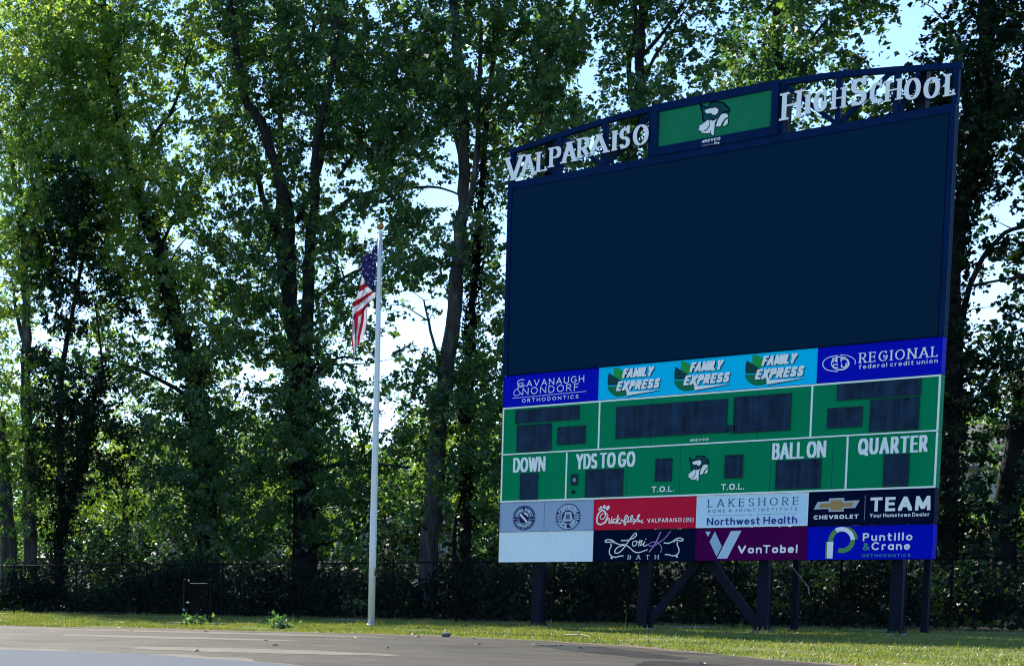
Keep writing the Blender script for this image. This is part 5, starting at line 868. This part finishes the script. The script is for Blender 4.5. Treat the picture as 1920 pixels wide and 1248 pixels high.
 [(-4.2,0.5,2),(-3.0,0.5,2),(-1.8,0.5,2),(-0.6,0.5,2),(0.6,0.5,2),(-4.2,1.7,2),(-3.0,1.7,2),(-1.8,1.7,2),(-0.6,1.7,2),(0.6,1.7,2),(1.8,1.7,2),(-4.2,2.9,4),(-3.0,2.9,4),(-1.8,2.9,4),(-0.6,2.9,4),(0.6,2.9,4),(-3.0,4.1,4),(-1.8,4.1,4),(-0.6,4.1,4),(0.6,4.1,4),(-3.0,5.3,4),(-1.8,5.3,4),(-0.6,5.3,4),(0.6,5.3,4),(1.8,5.3,4),(-3.0,6.5,4),(-1.8,6.5,4),(-0.6,6.5,4),(0.6,6.5,4),(1.8,6.5,4),(-3.0,7.7,4),(-1.8,7.7,4),(-0.6,7.7,4),(0.6,7.7,4),(1.8,7.7,4),(-3.0,8.9,4),(-1.8,8.9,4),(-0.6,8.9,4),(0.6,8.9,4),(1.8,8.9,4),(-3.0,10.1,4),(-1.8,10.1,4),(-0.6,10.1,4),(0.6,10.1,4),(1.8,10.1,4),(-3.0,11.3,4),(-1.8,11.3,4),(-0.6,11.3,4),(0.6,11.3,4),(1.8,11.3,4),(-3.0,12.5,4),(-1.8,12.5,4),(-0.6,12.5,4),(0.6,12.5,4),(1.8,12.5,4),(-3.0,13.7,4),(-1.8,13.7,4),(-0.6,13.7,4),(0.6,13.7,4),(1.8,13.7,4),(-1.8,14.9,4),(-0.6,14.9,4),(0.6,14.9,4),(1.8,14.9,6),(-3.0,16.0,7),(-1.8,16.0,5),(-0.6,16.0,6),(0.6,16.0,5),(1.8,16.0,5),(3.0,16.0,5),(-1.8,17.2,7),(-0.6,17.2,7),(0.6,17.2,6),(1.8,17.2,6),(3.0,17.2,6),(-1.8,18.4,7),(-0.6,18.4,8),(0.6,18.4,8),(1.8,18.4,6),(3.0,18.4,2),(-1.8,19.6,6),(-0.6,19.6,8),(0.6,19.6,8),(1.8,19.6,8),(3.0,19.6,7),(-0.6,20.8,7),(0.6,20.8,6),(1.8,20.8,6),(3.0,20.8,6),(-0.6,22.0,6),(0.6,22.0,6),(1.8,22.0,6),(-0.6,23.2,6),(0.6,23.2,6),(1.8,23.2,6),(3.0,23.2,6),(-0.6,24.4,6),(0.6,24.4,6),(1.8,24.4,6),(-1.8,25.6,6),(-0.6,25.6,6),(0.6,25.6,6),(1.8,25.6,6),(3.0,25.6,6),(4.2,25.6,6),(-3.0,26.8,6),(-1.8,26.8,6),(-0.6,26.8,6),(0.6,26.8,6),(1.8,26.8,6),(3.0,26.8,6),(-0.6,28.0,6),(0.6,28.0,6),(-4.2,29.2,6),(-3.0,29.2,6),(-1.8,29.2,6),(-0.6,29.2,6)]),
('t11',17,[([(6.35,-0.1),(6.21,4.48),(6.17,7.82),(5.98,10.82),(6.1,12.45),(6.49,14.34),(6.67,16.24),(6.6,18.17),(6.58,20.08)],0.319,0.215),([(6.11,7.83),(6.32,10.12),(6.67,11.39),(7.2,12.13),(7.89,12.35)],0.113,0.057),([(6.56,14.49),(7.16,15.83),(7.65,16.37)],0.096,0.058),([(6.07,12.12),(6.24,13.89),(5.96,16.05),(5.54,18.4)],0.115,0.059)],
 [(2.1,0.5,2),(3.3,0.5,2),(4.5,0.5,2),(5.7,0.5,2),(6.9,0.5,2),(3.3,1.7,2),(4.5,1.7,2),(5.7,1.7,2),(6.9,1.7,2),(2.1,2.9,4),(3.3,2.9,4),(4.5,2.9,4),(5.7,2.9,5),(6.9,2.9,8),(2.1,4.0,4),(3.3,4.0,4),(4.5,4.0,4),(5.7,4.0,6),(6.9,4.0,6),(3.3,5.2,4),(4.5,5.2,4),(5.7,5.2,6),(6.9,5.2,3),(3.3,6.4,4),(4.5,6.4,4),(5.7,6.4,6),(6.9,6.4,6),(3.3,7.6,4),(4.5,7.6,4),(5.7,7.6,6),(6.9,7.6,8),(3.3,8.7,4),(4.5,8.7,4),(5.7,8.7,6),(6.9,8.7,5),(3.3,9.9,4),(4.5,9.9,4),(5.7,9.9,6),(6.9,9.9,2),(3.3,11.1,4),(4.5,11.1,4),(5.7,11.1,6),(6.9,11.1,2),(11.6,11.1,7),(3.3,12.3,4),(4.5,12.3,4),(5.7,12.3,6),(6.9,12.3,2),(8.0,12.3,7),(3.3,13.5,4),(4.5,13.5,4),(5.7,13.5,6),(6.9,13.5,7),(8.0,13.5,7),(11.6,13.5,7),(3.3,14.6,6),(4.5,14.6,6),(5.7,14.6,8),(6.9,14.6,8),(4.5,15.8,9),(5.7,15.8,9),(6.9,15.8,8),(8.0,15.8,7),(11.6,15.8,7),(4.5,17.0,7),(5.7,17.0,8),(6.9,17.0,9),(8.0,17.0,7),(4.5,18.2,1),(5.7,18.2,5),(6.9,18.2,9),(8.0,18.2,7),(11.6,18.2,6),(4.5,19.3,1),(5.7,19.3,6),(6.9,19.3,6),(8.0,19.3,6),(11.6,19.3,6),(4.5,20.5,6),(5.7,20.5,6),(6.9,20.5,6),(8.0,20.5,6),(9.2,20.5,6),(11.6,20.5,6),(3.3,21.7,6),(4.5,21.7,6),(5.7,21.7,6),(6.9,21.7,6),(8.0,21.7,6),(9.2,21.7,6),(10.4,21.7,6),(11.6,21.7,6),(4.5,22.9,6),(5.7,22.9,6),(6.9,22.9,6),(8.0,22.9,6),(9.2,22.9,6),(11.6,22.9,6),(3.3,24.1,6),(4.5,24.1,6),(5.7,24.1,6),(6.9,24.1,6),(8.0,24.1,6),(9.2,24.1,6),(10.4,24.1,6),(11.6,24.1,6),(5.7,25.2,6),(6.9,25.2,6),(8.0,25.2,6),(9.2,25.2,6),(10.4,25.2,6),(11.6,25.2,6),(4.5,26.4,6),(5.7,26.4,6),(6.9,26.4,6),(8.0,26.4,6),(9.2,26.4,6),(2.1,27.6,6),(3.3,27.6,6),(4.5,27.6,6)]),
('t12',19,[([(7.37,-0.1),(7.35,2.81),(7.53,5.35),(7.78,7.85),(8.06,11.14),(8.25,16.0)],0.424,0.236)],
 [(7.5,0.5,2),(8.7,0.5,2),(9.9,0.5,2),(11.1,0.5,2),(7.5,1.7,2),(8.7,1.7,2),(9.9,1.7,2),(11.1,1.7,2),(7.5,2.9,7),(8.7,2.9,7),(9.9,2.9,7),(11.1,2.9,7),(7.5,4.1,7),(8.7,4.1,7),(9.9,4.1,7),(11.1,4.1,7),(7.5,5.3,5),(8.7,5.3,7),(9.9,5.3,7),(11.1,5.3,7),(7.5,6.6,9),(8.7,6.6,7),(9.9,6.6,7),(11.1,6.6,7),(7.5,7.8,9),(8.7,7.8,7),(9.9,7.8,7),(11.1,7.8,7),(7.5,9.0,8),(8.7,9.0,7),(9.9,9.0,7),(11.1,9.0,7),(7.5,10.2,3),(8.7,10.2,7),(9.9,10.2,7),(11.1,10.2,7),(7.5,11.4,7),(8.7,11.4,7),(9.9,11.4,7),(8.7,12.6,7),(9.9,12.6,7),(11.1,12.6,7),(8.7,13.9,7),(9.9,13.9,7),(7.5,15.1,7),(8.7,15.1,7),(9.9,15.1,7),(11.1,15.1,7),(8.7,16.3,7),(9.9,16.3,7),(8.7,17.5,7),(9.9,17.5,7),(8.7,18.7,7),(9.9,18.7,7),(8.7,19.9,6),(9.9,19.9,6),(9.9,21.2,6),(9.9,23.6,6)])]
LAB = {
 't1': 'thick pale trunk at the far left edge, running out of the frame', 't2': 'slim tall tree second from the left with brightly lit crown', 't3': 'leaning dark tree with a slanting side stem, third trunk from the left',
 't4': 'big ivy covered tree leaning left, crown lit yellow green at upper left', 't5': 'broad dark tree with a forked trunk and many upright limbs, left of the flag', 't6': 'tall straight cottonwood with a pale barked trunk right of the flagpole',
 't7': 'dark slim tree close beside the pale cottonwood trunk', 't8': 'tree half hidden by the left edge of the scoreboard', 't9': 'tree behind the scoreboard whose upper limbs rise over the left arched truss',
 't10': 'tree behind the scoreboard rising above its centre sign box', 't11': 'dark twin stemmed tree just right of the scoreboard edge', 't12': 'massive dark trunk at the right edge of the picture'}
CN = [0, 12, 40, 90, 175, 290, 430, 610, 840, 1150]
def bez(p, r0, r1, y, sub=4):
    pts = [(x, y, z) for x, z in p]
    n = len(pts); out = smooth3(pts, sub); m_ = len(out)
    return out, [r0+(r1-r0)*(i/(m_-1))**.85 for i in range(m_)]
def smooth3(pts, n=4):
    P = [pts[0]]+list(pts)+[pts[-1]]; out = []
    for i in range(1, len(P)-2):
        for t in np.arange(n)/n:
            a, b, c, d = (np.array(P[j]) for j in (i-1, i, i+1, i+2))
            out.append(tuple(.5*((2*b)+(c-a)*t+(2*a-5*b+4*c-d)*t*t+(3*b-a-3*c+d)*t**3)))
    return out+[tuple(pts[-1])]
VD = np.array([-.50, .865, 0])
for name, Y, limbs, cells in TREES:
    bx = limbs[0][0][0][0]
    t = thing('cottonwood_tree', LAB[name], 'tree', (bx, Y, 0), 'tall trees behind the fence'); o_ = (bx, Y, 0)
    nodes = []
    for li, (p, r0, r1) in enumerate(limbs):
        yo = Y+(0 if li == 0 else random.uniform(-.15, .15))
        pts, rad = bez(p, r0, r1, yo)
        for k in range(1, len(pts)):
            w_ = min(1, k/5)*(.10 if li == 0 else .06)
            pts[k] = (pts[k][0]+random.uniform(-w_, w_)*.5, pts[k][1]+random.uniform(-w_, w_)+(0 if li == 0 else k*.08*(1 if li % 2 else -1)), pts[k][2])
        if li == 0: rad[0] *= 1.35; rad[1] *= 1.1
        b = MB(); b.tube(pts, rad, 12 if li == 0 else 8, wob=.14)
        loc(b, 'trunk' if li == 0 else 'limb', M['bark'] if name in ('t6', 't1', 't2', 't8') else M['bark2'], t, o_, True)
        nodes += [(q, rr_) for q, rr_ in zip(pts, rad)]
    NP = np.array([n_[0] for n_ in nodes]); NR = np.array([n_[1] for n_ in nodes])
    # leaves by cell, twigs leading to them
    P = []; PN = []; tw = MB()
    for x, z, d in cells:
        n = int(CN[d]*random.uniform(.75, 1.2)); nt_ = max(1, n//24)
        C_ = np.stack([x+rng.uniform(-.62, .62, nt_), np.full(nt_, Y), z+rng.uniform(-.62, .62, nt_)], 1)
        if d < 9:   # leaves gather in sprays, leaving clear holes between them
            fld = np.sin(C_[:, 0]*3.1+np.sin(C_[:, 2]*2.3)*1.4)+np.sin(C_[:, 2]*3.7+C_[:, 0]*1.3)
            w_ = np.exp(fld*(1.1-.08*d)); C_ = C_[rng.choice(nt_, nt_, p=w_/w_.sum())]+rng.normal(0, .12, (nt_, 3))*np.array([1, 0, 1])
        dep = rng.normal(0, 1.5 if d < 8 else 2.2, nt_); C_ += dep[:, None]*VD
        q, nn_ = sprays(C_, n); P.append(q); PN.append(nn_)
        if random.random() < .55 and d > 1:
            c = C_[0]; D_ = np.linalg.norm((NP-c)*np.array([1, 1, 1.0]), axis=1)+ (NP[:, 2] > c[2]-.1)*3+NR*2
            j = int(D_.argmin()); a = NP[j]
            if np.linalg.norm(c-a) < 6:
                mid = (a+c)/2+np.array([random.uniform(-.3, .3), random.uniform(-.3, .3), random.uniform(-.1, .35)])
                L_ = np.linalg.norm(c-a); r_ = min(NR[j]*.6, .012+.011*L_)
                tw.tube([tuple(a), tuple(mid), tuple(c)], [r_, r_*.6, .008], 4, cap=False)
    if tw.f: stuffed(loc(tw, 'branches', M['bark2'], t, o_))
    if P:
        P = np.concatenate(P); P[:, 2] = np.maximum(P[:, 2], .15)
        V = leaf_quads(P, .155 if Y < 15 else .165, N=np.concatenate(PN)) - np.array(o_)
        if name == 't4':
            up = P[:, 2]+rng.normal(0, 1.2, len(P)) > 12; stuffed(quads_mesh('lower_foliage', V[~up], M['leafA'], t)); V = V[up]  # upper leaves keep the brighter tint, painting sunlight on the crown top
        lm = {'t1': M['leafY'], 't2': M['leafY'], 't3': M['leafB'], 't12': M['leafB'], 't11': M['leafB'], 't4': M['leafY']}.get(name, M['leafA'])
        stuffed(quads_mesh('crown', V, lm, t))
    if name in ('t4', 't5', 't7', 't3', 't11'):   # ivy sleeve on the trunk
        p, r0, r1 = limbs[0]; pts, rad = bez(p, r0, r1, Y); Q = []
        for (x, y, z), r_ in zip(pts, rad):
            if z > 17: break
            n = 260; a = rng.uniform(0, 6.283, n); rr_ = r_*1.05+rng.gamma(2, .07, n)
            Q.append(np.stack([x+rr_*np.cos(a), y+rr_*np.sin(a), z+rng.uniform(-.7, .7, n)], 1))
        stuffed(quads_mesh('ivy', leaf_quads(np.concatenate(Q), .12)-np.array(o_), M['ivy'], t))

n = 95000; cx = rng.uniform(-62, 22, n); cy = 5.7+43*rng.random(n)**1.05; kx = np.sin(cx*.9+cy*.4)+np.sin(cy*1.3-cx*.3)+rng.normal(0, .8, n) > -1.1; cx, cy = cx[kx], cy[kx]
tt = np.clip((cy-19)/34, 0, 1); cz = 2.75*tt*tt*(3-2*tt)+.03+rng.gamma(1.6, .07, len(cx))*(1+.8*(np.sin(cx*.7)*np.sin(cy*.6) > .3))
stuffed(quads_mesh('ground_cover', leaf_quads(np.stack([cx, cy, cz], 1), .19), M['ivy']))  # undergrowth layer added to darken the sunlit slope, shade in its leaf colour
# understorey shrubs and saplings behind the fence
def shrub(name, x, y, h, r, n, m_, label, cat='shrub', size=.13, group=None, z0=None):
    z0 = gz(x, y) if z0 is None else z0
    t = thing(name, label, cat, (x, y, z0), group)
    b = MB()
    for k in range(6):
        a = random.uniform(0, 6.28); b.tube([(0, 0, -.05), (math.cos(a)*r*.25, math.sin(a)*r*.25, h*.45), (math.cos(a)*r*.6, math.sin(a)*r*.6, h*.85)], [.03, .018, .006], 5, cap=False)
    b.build('stem', M['bark2'], t)
    nc = max(6, n//16); c = rng.normal(size=(nc, 3)); c /= np.linalg.norm(c, axis=1)[:, None]; c *= (rng.random(nc)**.45)[:, None]
    c = c*np.array([r, r, h*.5])+np.array([0, 0, h*.52]); c[:, 2] = np.maximum(c[:, 2], .08)
    k = rng.integers(0, nc, n); P = c[k]+rng.normal(size=(n, 3))*.14*max(1, r*.7); P[:, 2] = np.maximum(P[:, 2], .05)
    stuffed(quads_mesh('foliage', leaf_quads(P, size), m_, t)); return t
PL = ['at the left edge', 'below the second trunk', 'beside the slanting stem', 'between the leaning trunks', 'left of the small gate', 'behind the small gate', 'right of the small gate', 'below the forked tree', 'right of the forked tree', 'behind the flagpole', 'left of the pale trunk', 'right of the pale trunk',
      'behind the first scoreboard post', 'between the first two scoreboard posts', 'behind the second scoreboard post', 'behind the left brace', 'behind the right brace', 'behind the third scoreboard post', 'between the last two scoreboard posts', 'behind the last scoreboard post', 'just right of the scoreboard', 'at the right edge']
for k, pl in enumerate(PL):
    x = -34+k*2.25+random.uniform(-.4, .4); y = random.uniform(9.2, 11.8)
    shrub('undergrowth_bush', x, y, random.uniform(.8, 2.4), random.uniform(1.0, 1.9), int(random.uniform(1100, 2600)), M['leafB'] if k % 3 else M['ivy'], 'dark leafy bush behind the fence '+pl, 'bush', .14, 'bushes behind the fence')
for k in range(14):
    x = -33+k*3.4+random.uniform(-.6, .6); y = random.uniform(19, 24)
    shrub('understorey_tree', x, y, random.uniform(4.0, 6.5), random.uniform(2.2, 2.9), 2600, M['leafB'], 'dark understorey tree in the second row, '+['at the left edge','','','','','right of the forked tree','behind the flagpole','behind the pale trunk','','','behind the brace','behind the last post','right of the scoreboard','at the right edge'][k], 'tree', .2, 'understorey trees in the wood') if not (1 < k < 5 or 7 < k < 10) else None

# far trees, sunlit, beyond the rise
FAR = [(-82.6, 60, 16.2, 7), (-68.5, 52, 12.3, 6), (-80.1, 70, 17.3, 8), (-61.7, 55, 10.6, 6), (-73.3, 75, 15.8, 8), (-57.9, 62, 12.4, 7), (-67.3, 80, 13.9, 8), (-46.1, 56, 9.3, 6), (-54.9, 74, 9.3, 7), (-40.5, 58, 7.3, 6), (-50.2, 78, 11.7, 7), (-35.9, 60, 11.0, 7), (-39.9, 72, 13.0, 7), (-22.6, 60, 11.3, 8), (-20.2, 70, 11.9, 8), (-11.3, 62, 9.9, 7), (-12.8, 75, 9.8, 5), (-11.8, 85, 7.2, 6), (-2.5, 58, 7.9, 6), (-0.3, 46, 2.2, 4), (-4.0, 70, 10.6, 8), (-100.3, 70, 21.5, 8)]
FLAB = ['sunlit green tree beyond the leftmost trunk', 'sunlit green tree seen past the second trunk', 'sunlit green tree between the left trunks', 'sunlit green tree under the leaning tree', 'sunlit green tree behind the ivy covered trunk', 'sunlit green tree in the gap left of the forked trunk', 'sunlit green tree seen through the forked limbs', 'sunlit green tree low behind the forked trunk', 'sunlit green tree left of the flagpole base', 'sunlit green tree behind the swing frame', 'sunlit green tree behind the pale cottonwood trunk', 'sunlit green tree right of the pale trunk', 'sunlit green tree beside the left edge of the scoreboard', 'sunlit green tree behind the left sponsor banners', 'sunlit green tree behind the middle banners', 'sunlit green tree behind the right banners', 'sunlit green tree at the right edge of the scoreboard', 'sunlit green tree behind the pale sided house', 'sunlit green tree at the far right', 'sunlit green tree low in front of the pale sided house', 'sunlit green tree outermost on the right', 'sunlit green tree outermost on the left']
def far_tree(x, y, h, r, n, m_, label, z0):
    t = thing('far_tree', label, 'tree', (x, y, z0), 'sunlit trees beyond the rise')
    b = MB(); b.tube([(0, 0, -.2), (.1, 0, h*.35), (-.1, .1, h*.8)], [.32, .24, .06], 8)
    for k in range(7):
        a = random.uniform(0, 6.28); z = random.uniform(.2, .55)*h; b.tube([(0, 0, z), (math.cos(a)*r*.4, math.sin(a)*r*.4, z+h*.12), (math.cos(a)*r*.8, math.sin(a)*r*.8, z+h*.2)], [.12, .08, .02], 5, cap=False)
    b.build('trunk', M['bark2'], t)
    nc = max(20, n//45); c = rng.normal(size=(nc, 3)); c /= np.linalg.norm(c, axis=1)[:, None]; c *= (rng.random(nc)**.4)[:, None]
    c = c*np.array([r, r, h*.5])+np.array([0, 0, h*.5])
    k = rng.integers(0, nc, n); P = c[k]+rng.normal(size=(n, 3))*np.array([.42, .42, .3]); P[:, 2] = np.maximum(P[:, 2], .5)
    stuffed(quads_mesh('crown', leaf_quads(P, .26), m_, t)); return t
for (x, y, h, r), lb in zip(FAR, FLAB):
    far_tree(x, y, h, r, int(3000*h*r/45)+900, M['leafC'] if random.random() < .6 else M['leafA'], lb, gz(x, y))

n = 70000; wx = rng.uniform(-230, 40, n); wt = 10+3.5*np.sin(wx*.11)+2*np.sin(wx*.37+1)+1.2*np.sin(wx*.9)
W_ = np.stack([wx, rng.uniform(100, 112, n), 2+wt*rng.random(n)**.8], 1); W_ += rng.normal(0, .5, (n, 3))
stuffed(quads_mesh('distant_wood', leaf_quads(W_, .62), M['leafA']))
# houses, shed and swing frame on the rise
def house(name, x, y, w, d, h, rh, rot, wallm, label, cat, wins):
    z0 = gz(x, y); t = thing(name, label, cat, (x, y, z0)); t.rotation_euler.z = rot
    b = MB(); b.box(-w/2, w/2, -d/2, d/2, -.3, h); b.prism([(-w/2, h), (w/2, h), (0, h+rh-.12)], -d/2, d/2) if rh > 2 else None
    wall = b.build('wall', wallm, t)
    b = MB(); ov = .4
    for s_ in (-1, 1):
        p = [(-w/2-ov, h-.05), (0, h+rh), (0, h+rh+.18), (-w/2-ov, h+.13)]
        if s_ == 1: p = [(-x_, z_) for x_, z_ in p[::-1]]
        b.prism(p, -d/2-ov, d/2+ov)
    b.build('roof', M['roof'], t)
    b = MB(); b.box(-w/2-.42, w/2+.42, -d/2-.46, -d/2-.42, h-.15, h+.02); b.build('fascia', M['white'], t)
    for (u, v, ww, hh) in wins:
        f = MB(); e = .09
        f.box(u-ww/2-e, u+ww/2+e, -d/2-.05, -d/2-.002, v-e, v); f.box(u-ww/2-e, u+ww/2+e, -d/2-.05, -d/2-.002, v+hh, v+hh+e); f.box(u-ww/2-e, u-ww/2, -d/2-.05, -d/2-.002, v, v+hh); f.box(u+ww/2, u+ww/2+e, -d/2-.05, -d/2-.002, v, v+hh); f.box(u-.03, u+.03, -d/2-.04, -d/2-.012, v, v+hh)
        wf = f.build('window', M['white'], t)
        f = MB(); f.box(u-ww/2, u+ww/2, -d/2-.01, -d/2-.002, v, v+hh); f.build('pane', M['glass'], wf)
    return t
house('house', -3.2, 62, 13, 9, 4.2, 2.6, R(88), M['siding'], 'pale sided house with grey shingle roof glimpsed right of the scoreboard', 'house', [(-3.5, 1.2, 1.2, 1.6), (0, 1.2, 1.2, 1.6), (3.2, 1.2, 1.2, 1.6)])
house('house', -63, 66, 12, 8, 3.0, 2.0, R(30), M['siding'], 'low grey house seen between trunks at the far left', 'house', [(-3, 1., 1.4, 1.2), (2, 1., 1.4, 1.2)])
house('shed', -33.5, 50, 3.6, 3, 2.1, .9, R(42), M['brickwall'], 'small dark shed just right of the flagpole on the lit lawn', 'shed', [(.6, .8, .6, .6)])
bf = thing('board_fence', 'short weathered board fence beside the dark shed', 'fence', (-31.5, 48.0, gz(0, 48)))
for k in range(10):
    b = MB(); b.box(k*.2, k*.2+.17, k*.02, k*.02+.03, -.1, 1.15+.05*math.sin(k*2)); b.build('board', M['dirtwood'] if 'dirtwood' in M else M['concrete'], bf)
sw = thing('swing_frame', 'pale metal pipe swing frame on the lawn behind the flagpole', 'swing frame', (-34, 45, gz(0, 45)))
sz = gz(0, 45)
b = MB(); b.tube([(-10.6, 0, 5.55-sz), (.5, 0, 5.6-sz)], .055, 8); b.build('top_bar', M['pipe'], sw)
for a, c in (((-.9, 0, 5.58-sz), (-1.8, -.9, 0)), ((-.9, 0, 5.58-sz), (-.3, .9, 0)), ((.3, 0, 5.6-sz), (.5, -.6, 0)), ((-10.3, 0, 5.55-sz), (-11.2, -.9, 0)), ((-10.3, 0, 5.55-sz), (-9.6, .9, 0))):
    b = MB(); b.tube([a, c], .05, 8); b.build('leg', M['pipe'], sw)

# ---------------------------------------------------------------- grass, weeds and litter
TUFT = [(u_, .3) for u_ in posts for _ in range(3)]+[(x_, 3.2) for x_ in fpx]+[(FX, FY)]*3+[(GX, GY), (GX+.9, GY+.1)]
def edge_y(x): return float(np.interp(x, [p[0] for p in EDGE], [p[1] for p in EDGE]))
n = 150000
gx = rng.uniform(-34, 18, n); ey = np.interp(gx, [p[0] for p in EDGE], [p[1] for p in EDGE])
u = rng.random(n)**1.15; gy = ey+.35+.35*np.sin(gx*.9)*.5+np.where(gx < 0, .5, 0)+u*(5.2-ey)
pat = np.sin(gx*1.7+np.sin(gy*1.3)*2)+np.sin(gy*2.1+gx*.6)+rng.normal(0, .7, n); kp = pat > -1.5
gx, gy = gx[kp], gy[kp]; n = len(gx)
hh = rng.uniform(.02, .058, n)*(1+.5*(np.sin(gx*3.1)*np.sin(gy*2.7) > .5)); a = rng.uniform(0, math.pi, n); wv = .011
dx, dy = np.cos(a)*wv, np.sin(a)*wv; lx, ly = rng.normal(0, .022, n), rng.normal(0, .022, n); z0 = np.zeros(n)
for k_, (tx_, ty_) in enumerate(TUFT*60):
    if k_ < n: gx[k_] = tx_+rng.normal(0, .24); gy[k_] = ty_+rng.normal(0, .22); hh[k_] *= 2.3
bare = (np.sin(gx*.83+1.3)*np.sin(gy*1.1+gx*.35) > .62); hh[bare & (np.arange(n) > 6000)] *= .35
big = rng.random(n) > .985; hh[big] *= 2.2
V = np.stack([np.stack([gx-dx, gy-dy, z0], 1), np.stack([gx+dx, gy+dy, z0], 1), np.stack([gx+dx*.25+lx, gy+dy*.25+ly, hh], 1), np.stack([gx-dx*.25+lx, gy-dy*.25+ly, hh], 1)], 1)
grassleaf = leaf_mat('grass_blade', (.045, .085, .018), (.095, .135, .028), (.21, .21, .085), .3)
go = quads_mesh('grass', V, grassleaf); go['kind'] = 'stuff'
for x, y, h, r, lb in ((-14.9, -5.6, .30, .5, 'low leafy weed clump on the verge left of the small gate'), (-16.6, -5.7, .30, .4, 'thin weed tuft at the asphalt edge further left'), (-9.4, 7.4, .8, .6, 'sunlit weed behind the fence right of the small gate'), (-3.2, -5.6, .16, .35, 'low weed near the flagpole foot'), (-7.0, -4.6, .09, .4, 'dark flat weed right of the small gate')):
    shrub('weed', x, y, h, r, 160, M['leafA'], lb, 'weed', .10, None)
tags = ['pale dry leaf on the asphalt %s' % s for s in ('below the small gate', 'left of the flagpole reflection', 'right of the flagpole foot', 'near the puddle', 'close to the grass edge', 'at the lower left', 'in the lower middle', 'beside the tide marks', 'by the track border', 'under the blank banner', 'nearest the right corner', 'in the lower centre left')]
for k, (x, y) in enumerate([(-2.6, -9.6), (2.2, -13.6), (3.1, -9.1), (8.8, -12.6), (4.7, -9.4), (-4.6, -10.1), (6.2, -15.2), (6.4, -12.2), (4.4, -18.7), (2.6, -10.9), (12.9, -16.8), (3.9, -15.6)]):
    b = MB(); s_ = random.uniform(.06, .12); a = random.uniform(0, 6)
    b.poly([(s_*math.cos(a), s_*math.sin(a), .012), (s_*.5*math.cos(a+1.5), s_*.5*math.sin(a+1.5), .05), (-s_*math.cos(a), -s_*math.sin(a), .015), (s_*.5*math.cos(a-1.5), s_*.5*math.sin(a-1.5), .03)])
    o = b.build('dry_leaf', M['dryleaf']); o.location = (x, y, .012); tag(o, tags[k], 'leaf', 'dry leaves on the asphalt')
st_ = MB(); st_.tube([(5.2, -6.2, .05), (5.7, -6.45, .07), (6.15, -6.9, .05)], [.02, .018, .01], 6); st_.tube([(5.7, -6.45, .07), (5.6, -6.7, .12)], [.012, .006], 5)
tag(st_.build('fallen_stick', M['dryleaf']), 'pale broken stick lying on the grass in front of the scoreboard', 'stick')
st_ = MB(); st_.ball((3.35, -8.3, .06), .10, 8, 6, sc=(1.3, .9, .6)); tag(st_.build('stone', M['roof'], None, True), 'small dark stone at the asphalt edge below the scoreboard corner', 'stone')
